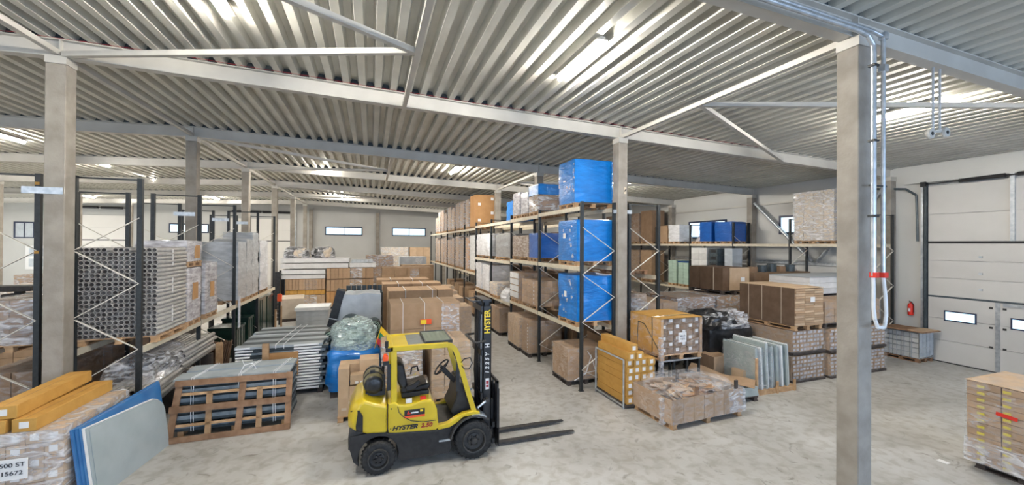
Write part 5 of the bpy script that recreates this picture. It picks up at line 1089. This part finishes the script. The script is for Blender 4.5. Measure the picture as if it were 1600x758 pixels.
# glass panes on their pallet
t = thing('glass_pane_load', 'row of greenish glass panes standing on edge between wooden stakes', 'glass panes', (9.95, 8.15, 0)); bpart('pallet', t, -.72, .72, -.55, .5, .0, .12, 'wood')
x = -.66; i = 0
while x < .6:
    w = [.045, .03, .06, .035][i % 4]; h = 1.07 + .03 * sin(i * 2.1) + (.1 if 5 < i < 9 else 0)
    o = bpart('pane', t, x, x + w, -.52 + .03 * (i % 3), .46 + .05 * (i % 2), .125, .125 + h, ['glass_green', 'glass_grey', 'glass_green', 'foam_white'][i % 4]); o.rotation_euler = (0, R(-3.5), 0); x += w + .018; i += 1
for xx in (-.74, -.02, .6): bpart('stake', t, xx, xx + .06, -.585, -.545, 0, [.95, .3, .3][int((xx + .8) / .6)], 'wood')
link('film_veil', wrapmesh(.6, 1.04, 1.05, 'film', 85, .015, .03, .1, name='film_veil', open_bottom=True), t, (-.42, -.02, .13))
# tall layered brown stacks
def tubestack(x0, x1, y0, y1, z0, z1, label, n, pal='wood_dark', side='card'):
    """long cartons running along y; their white ends look at the camera side"""
    t = thing('tube_carton_load', label, 'pallet load', ((x0 + x1) / 2, (y0 + y1) / 2, z0)); w = (x1 - x0) / 2; d = (y1 - y0) / 2; bpart('pallet', t, -w, w, -d, d, 0, .07, pal)
    nx, nz = n; dx = (2 * w - .06) / nx; dz = (z1 - z0 - .08) / nz
    me = boxmesh(dx - .006, 2 * d - .1, dz - .004, side, 'long_carton'); em = boxmesh(dx * .66, .004, dz * .55, 'end_grey', 'end_label')
    for k in range(nz):
        for i in range(nx):
            x = -w + .03 + dx * (i + .5); z = .075 + dz * k; j = random.uniform(-.02, .02)
            link('long_carton', me, t, (x, j, z))
            link('end_label', em, t, (x, -d + .05 - .006 + j, z + dz * .2))
    for s in (-1, 1): bpart('side_board', t, s * w - .008, s * w + .008, -d + .06, d, .07, z1 - z0, side)
    link('stretch_film', wrapmesh(2 * w + .04, 2 * d, z1 - z0 - .05, 'film', 101 + SEED[0], .015, .03, .12, .006, name='stretch_film', open_bottom=True), t, (0, 0, .06)); SEED[0] += 1
    return t
tubestack(11.05, 12.35, 7.95, 10.4, 0, .74, 'film wrapped long cartons with white ends, bottom of the tall layered stack', (9, 6)); tubestack(11.05, 12.35, 7.95, 10.4, .78, 1.44, 'film wrapped long cartons with white ends, right under the tall layered stack', (9, 5))
tubestack(12.5, 15.0, 7.9, 10.6, 0, .7, 'film wrapped long cartons with white ends by the foreground column, bottom layer', (15, 6)); tubestack(12.5, 15.0, 7.9, 10.6, .74, 1.42, 'film wrapped long cartons with white ends by the foreground column, second layer', (15, 6))
load(12.4, 14.9, 8.0, 9.0, 1.44, 2.2, 'brown carton load under the long white packs', grid=(6, 2, 3), mt='card', wrap='film', pal='wood_dark', cell=.2)
tubestack(13.2, 14.5, 7.9, 9.2, 1.44, 2.2, 'whitish film wrapped load right behind the foreground column', (9, 5)) if False else None
t = thing('layered_board_load', 'tall brown stack of flat cartons with shade-darkened side, layered open ends and a white label', 'pallet load', (11.65, 8.82, 1.46)); pallet(t, 1.1, 1.75, 'wood')
for k in range(15):
    for i in range(3): o = bpart('flat_carton', t, -.56 + .373 * i, -.195 + .373 * i, -.9 + random.uniform(-.012, .012), .86, .14 + k * .068, .202 + k * .068, 'card' if (k + i) % 3 else 'card_light')
bpart('side_board', t, -.575, -.563, -.87, .88, .13, 1.17, 'card_shaded'); bpart('lid', t, -.58, .57, -.9, .88, 1.172, 1.19, 'card_light'); bpart('label', t, .0, .17, -.925, -.916, .78, .92, 'paper')  # side board darkened in colour as the shaded side
for y in (-.5, .1, .55): bpart('strap', t, -.582, -.577, y, y + .012, .14, 1.19, 'card_pale')
t = load(11.5, 12.7, 10.75, 12.3, 2.1, 3.05, 'shade-darkened brown board wrapped load with a white label, behind the tall layered stack', grid=None, pal='wood_dark'); cartons(t, -.6, .6, -.77, .77, .14, .95, (1, 3, 1), 'card_shaded'); bpart('end_board', t, -.3, .6, -.79, -.778, .14, .94, 'card_light'); bpart('label', t, .2, .38, -.8, -.792, .45, .6, 'paper')  # dark sides and lighter end put the fall of light into colour
for s in (0,): bpart('strap', t, -.607, -.602, -.4, -.36, .14, .95, 'card_pale')
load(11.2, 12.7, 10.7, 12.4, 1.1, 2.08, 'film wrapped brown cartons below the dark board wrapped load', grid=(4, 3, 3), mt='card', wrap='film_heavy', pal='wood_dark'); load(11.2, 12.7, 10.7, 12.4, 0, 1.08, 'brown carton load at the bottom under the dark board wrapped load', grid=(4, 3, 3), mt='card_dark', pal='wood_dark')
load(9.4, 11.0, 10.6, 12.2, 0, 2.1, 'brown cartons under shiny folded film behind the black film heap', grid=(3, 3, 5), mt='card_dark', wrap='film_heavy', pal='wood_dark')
load(8.1, 9.3, 10.4, 12.0, 0, 2.0, 'brown cartons with a pale lid behind the kraft crate', grid=(2, 2, 4), mt='card', wrap='film', pal='wood_dark')
load(6.75, 8.0, 9.6, 11.2, 1.05, 1.88, 'brown box load on the rear rack row behind the kraft crate', grid=(2, 2, 1), mt='card_light', pal='wood_dark') if False else None
load(12.6, 15.0, 9.1, 10.6, 1.44, 2.13, 'dark carton stack under the white long packs', grid=(3, 3, 4), mt='card_dark', pal='wood_dark')
# long white packs
t = thing('white_long_packs', 'long white foil packs with grey top lying high beside the foreground column', 'pack stack', (15.3, 9.85, 2.25))
for k in range(3): bpart('pack', t, -1.9 + .02 * k, 1.4, -.75 + .02 * k, .7, .0 + .18 * k, .172 + .18 * k, 'white_pack')
bpart('top_sheet', t, -1.88, 1.4, -.72, .7, .545, .56, 'tarp'); bpart('bearer', t, -1.5, 1.2, -.5, .5, -.1, -.005, 'wood_dark')
load(15.1, 16.3, 9.1, 10.6, 0, 2.14, 'carton stack carrying the long white packs beside the foreground column', grid=(3, 2, 5), mt='card', wrap='film', pal='wood_dark')
t = thing('small_goods', 'row of small grey and brown bundles behind the long white packs', 'bundles', (15.0, 11.6, 0)); bpart('shelf', t, -1.5, 1.5, -.4, .4, 0, 2.8, 'card_dark')
for i in range(5): MB().cyl((-1.1 + .5 * i, 0, 2.8), (-1.1 + .5 * i, 0, 3.0 + .06 * (i % 3)), .17, 12).build('bundle', 'slate' if i % 3 else 'card_dark', t)
# caged boxes beside the door
t = thing('wire_cage_pallet', 'grey wire cage of pale goods under a board, beside the loading door', 'cage', (17.35, 8.55, 0)); pallet(t, .76, 1.0, 'wood_brown')
for k in range(5):
    for j in range(4): bpart('pale_box', t, -.34, .34, -.46 + .235 * j, -.24 + .235 * j, .14 + .165 * k, .29 + .165 * k, 'tile_box')
for y in [-.5 + .2 * i for i in range(6)]: MB().cyl((-.385, y, .13), (-.385, y, 1.0), .009, 6).build('wire', 'galv', t)
for x in [-.385 + .19 * i for i in range(5)]: MB().cyl((x, -.505, .13), (x, -.505, 1.0), .009, 6).build('wire', 'galv', t)
for k in range(6): MB().path([(-.385, .5, .14 + .17 * k), (-.385, -.505, .14 + .17 * k), (.38, -.505, .14 + .17 * k)], .008, 6).build('wire_ring', 'galv', t)
bpart('film_patch', t, -.36, .36, -.5, -.48, .2, .95, 'tarp')
o = thing('board_sheet', 'brown board sheet lying on top of the wire cage beside the door', 'board', (17.3, 8.5, 1.02)); bpart('sheet', o, -.5, .42, -.65, .7, 0, .025, 'wood_brown'); bpart('sheet', o, -.45, .4, -.6, -.2, .027, .045, 'card_light')
# carton pile at the lower right corner
t = thing('carton_pallet', 'film wrapped brown carton pile with rows of yellow labels in the lower right corner', 'pallet load', (10.5, 3.4, 0)); pallet(t, 1.2, 1.1, 'wood_dark', detail=True)
cartons(t, -.68, .6, -.62, .62, .13, 1.5, (3, 3, 12), 'card', .003); bpart('top_board', t, -.69, .6, -.63, .63, 1.505, 1.515, 'card_light')
for k in range(12):
    for y in (-.22, .14, .44): bpart('yellow_label', t, -.692, -.687, y - .045, y + .045, .16 + .114 * k, .2 + .114 * k, 'yellow_tape')
o = bpart('red_tape', t, -.712, -.708, .02, .26, 1.02, 1.08, 'red'); o.rotation_euler = (R(5), 0, 0)
link('stretch_film', wrapmesh(1.34, 1.29, 1.4, 'film', 131, .01, .03, .1, .006, name='stretch_film', open_bottom=True), t, (-.04, 0, .12)); link('film_band', wrapmesh(1.345, 1.3, .4, 'film_heavy', 132, .012, .03, .1, .008, name='film_band', open_bottom=True), t, (-.04, 0, .13))
tag(MB().box(9.55, 9.66, 4.15, 4.3, .001, .006).build('paper_scrap', 'paper'), 'small white paper scrap on the floor beside the lower right carton pile', 'paper')
print('labels', len([o for o in bpy.data.objects if 'label' in o]), 'objects', len(bpy.data.objects))
import collections
dup = [k for k, v in collections.Counter(o['label'] for o in bpy.data.objects if 'label' in o).items() if v > 1]
print('DUP', dup)
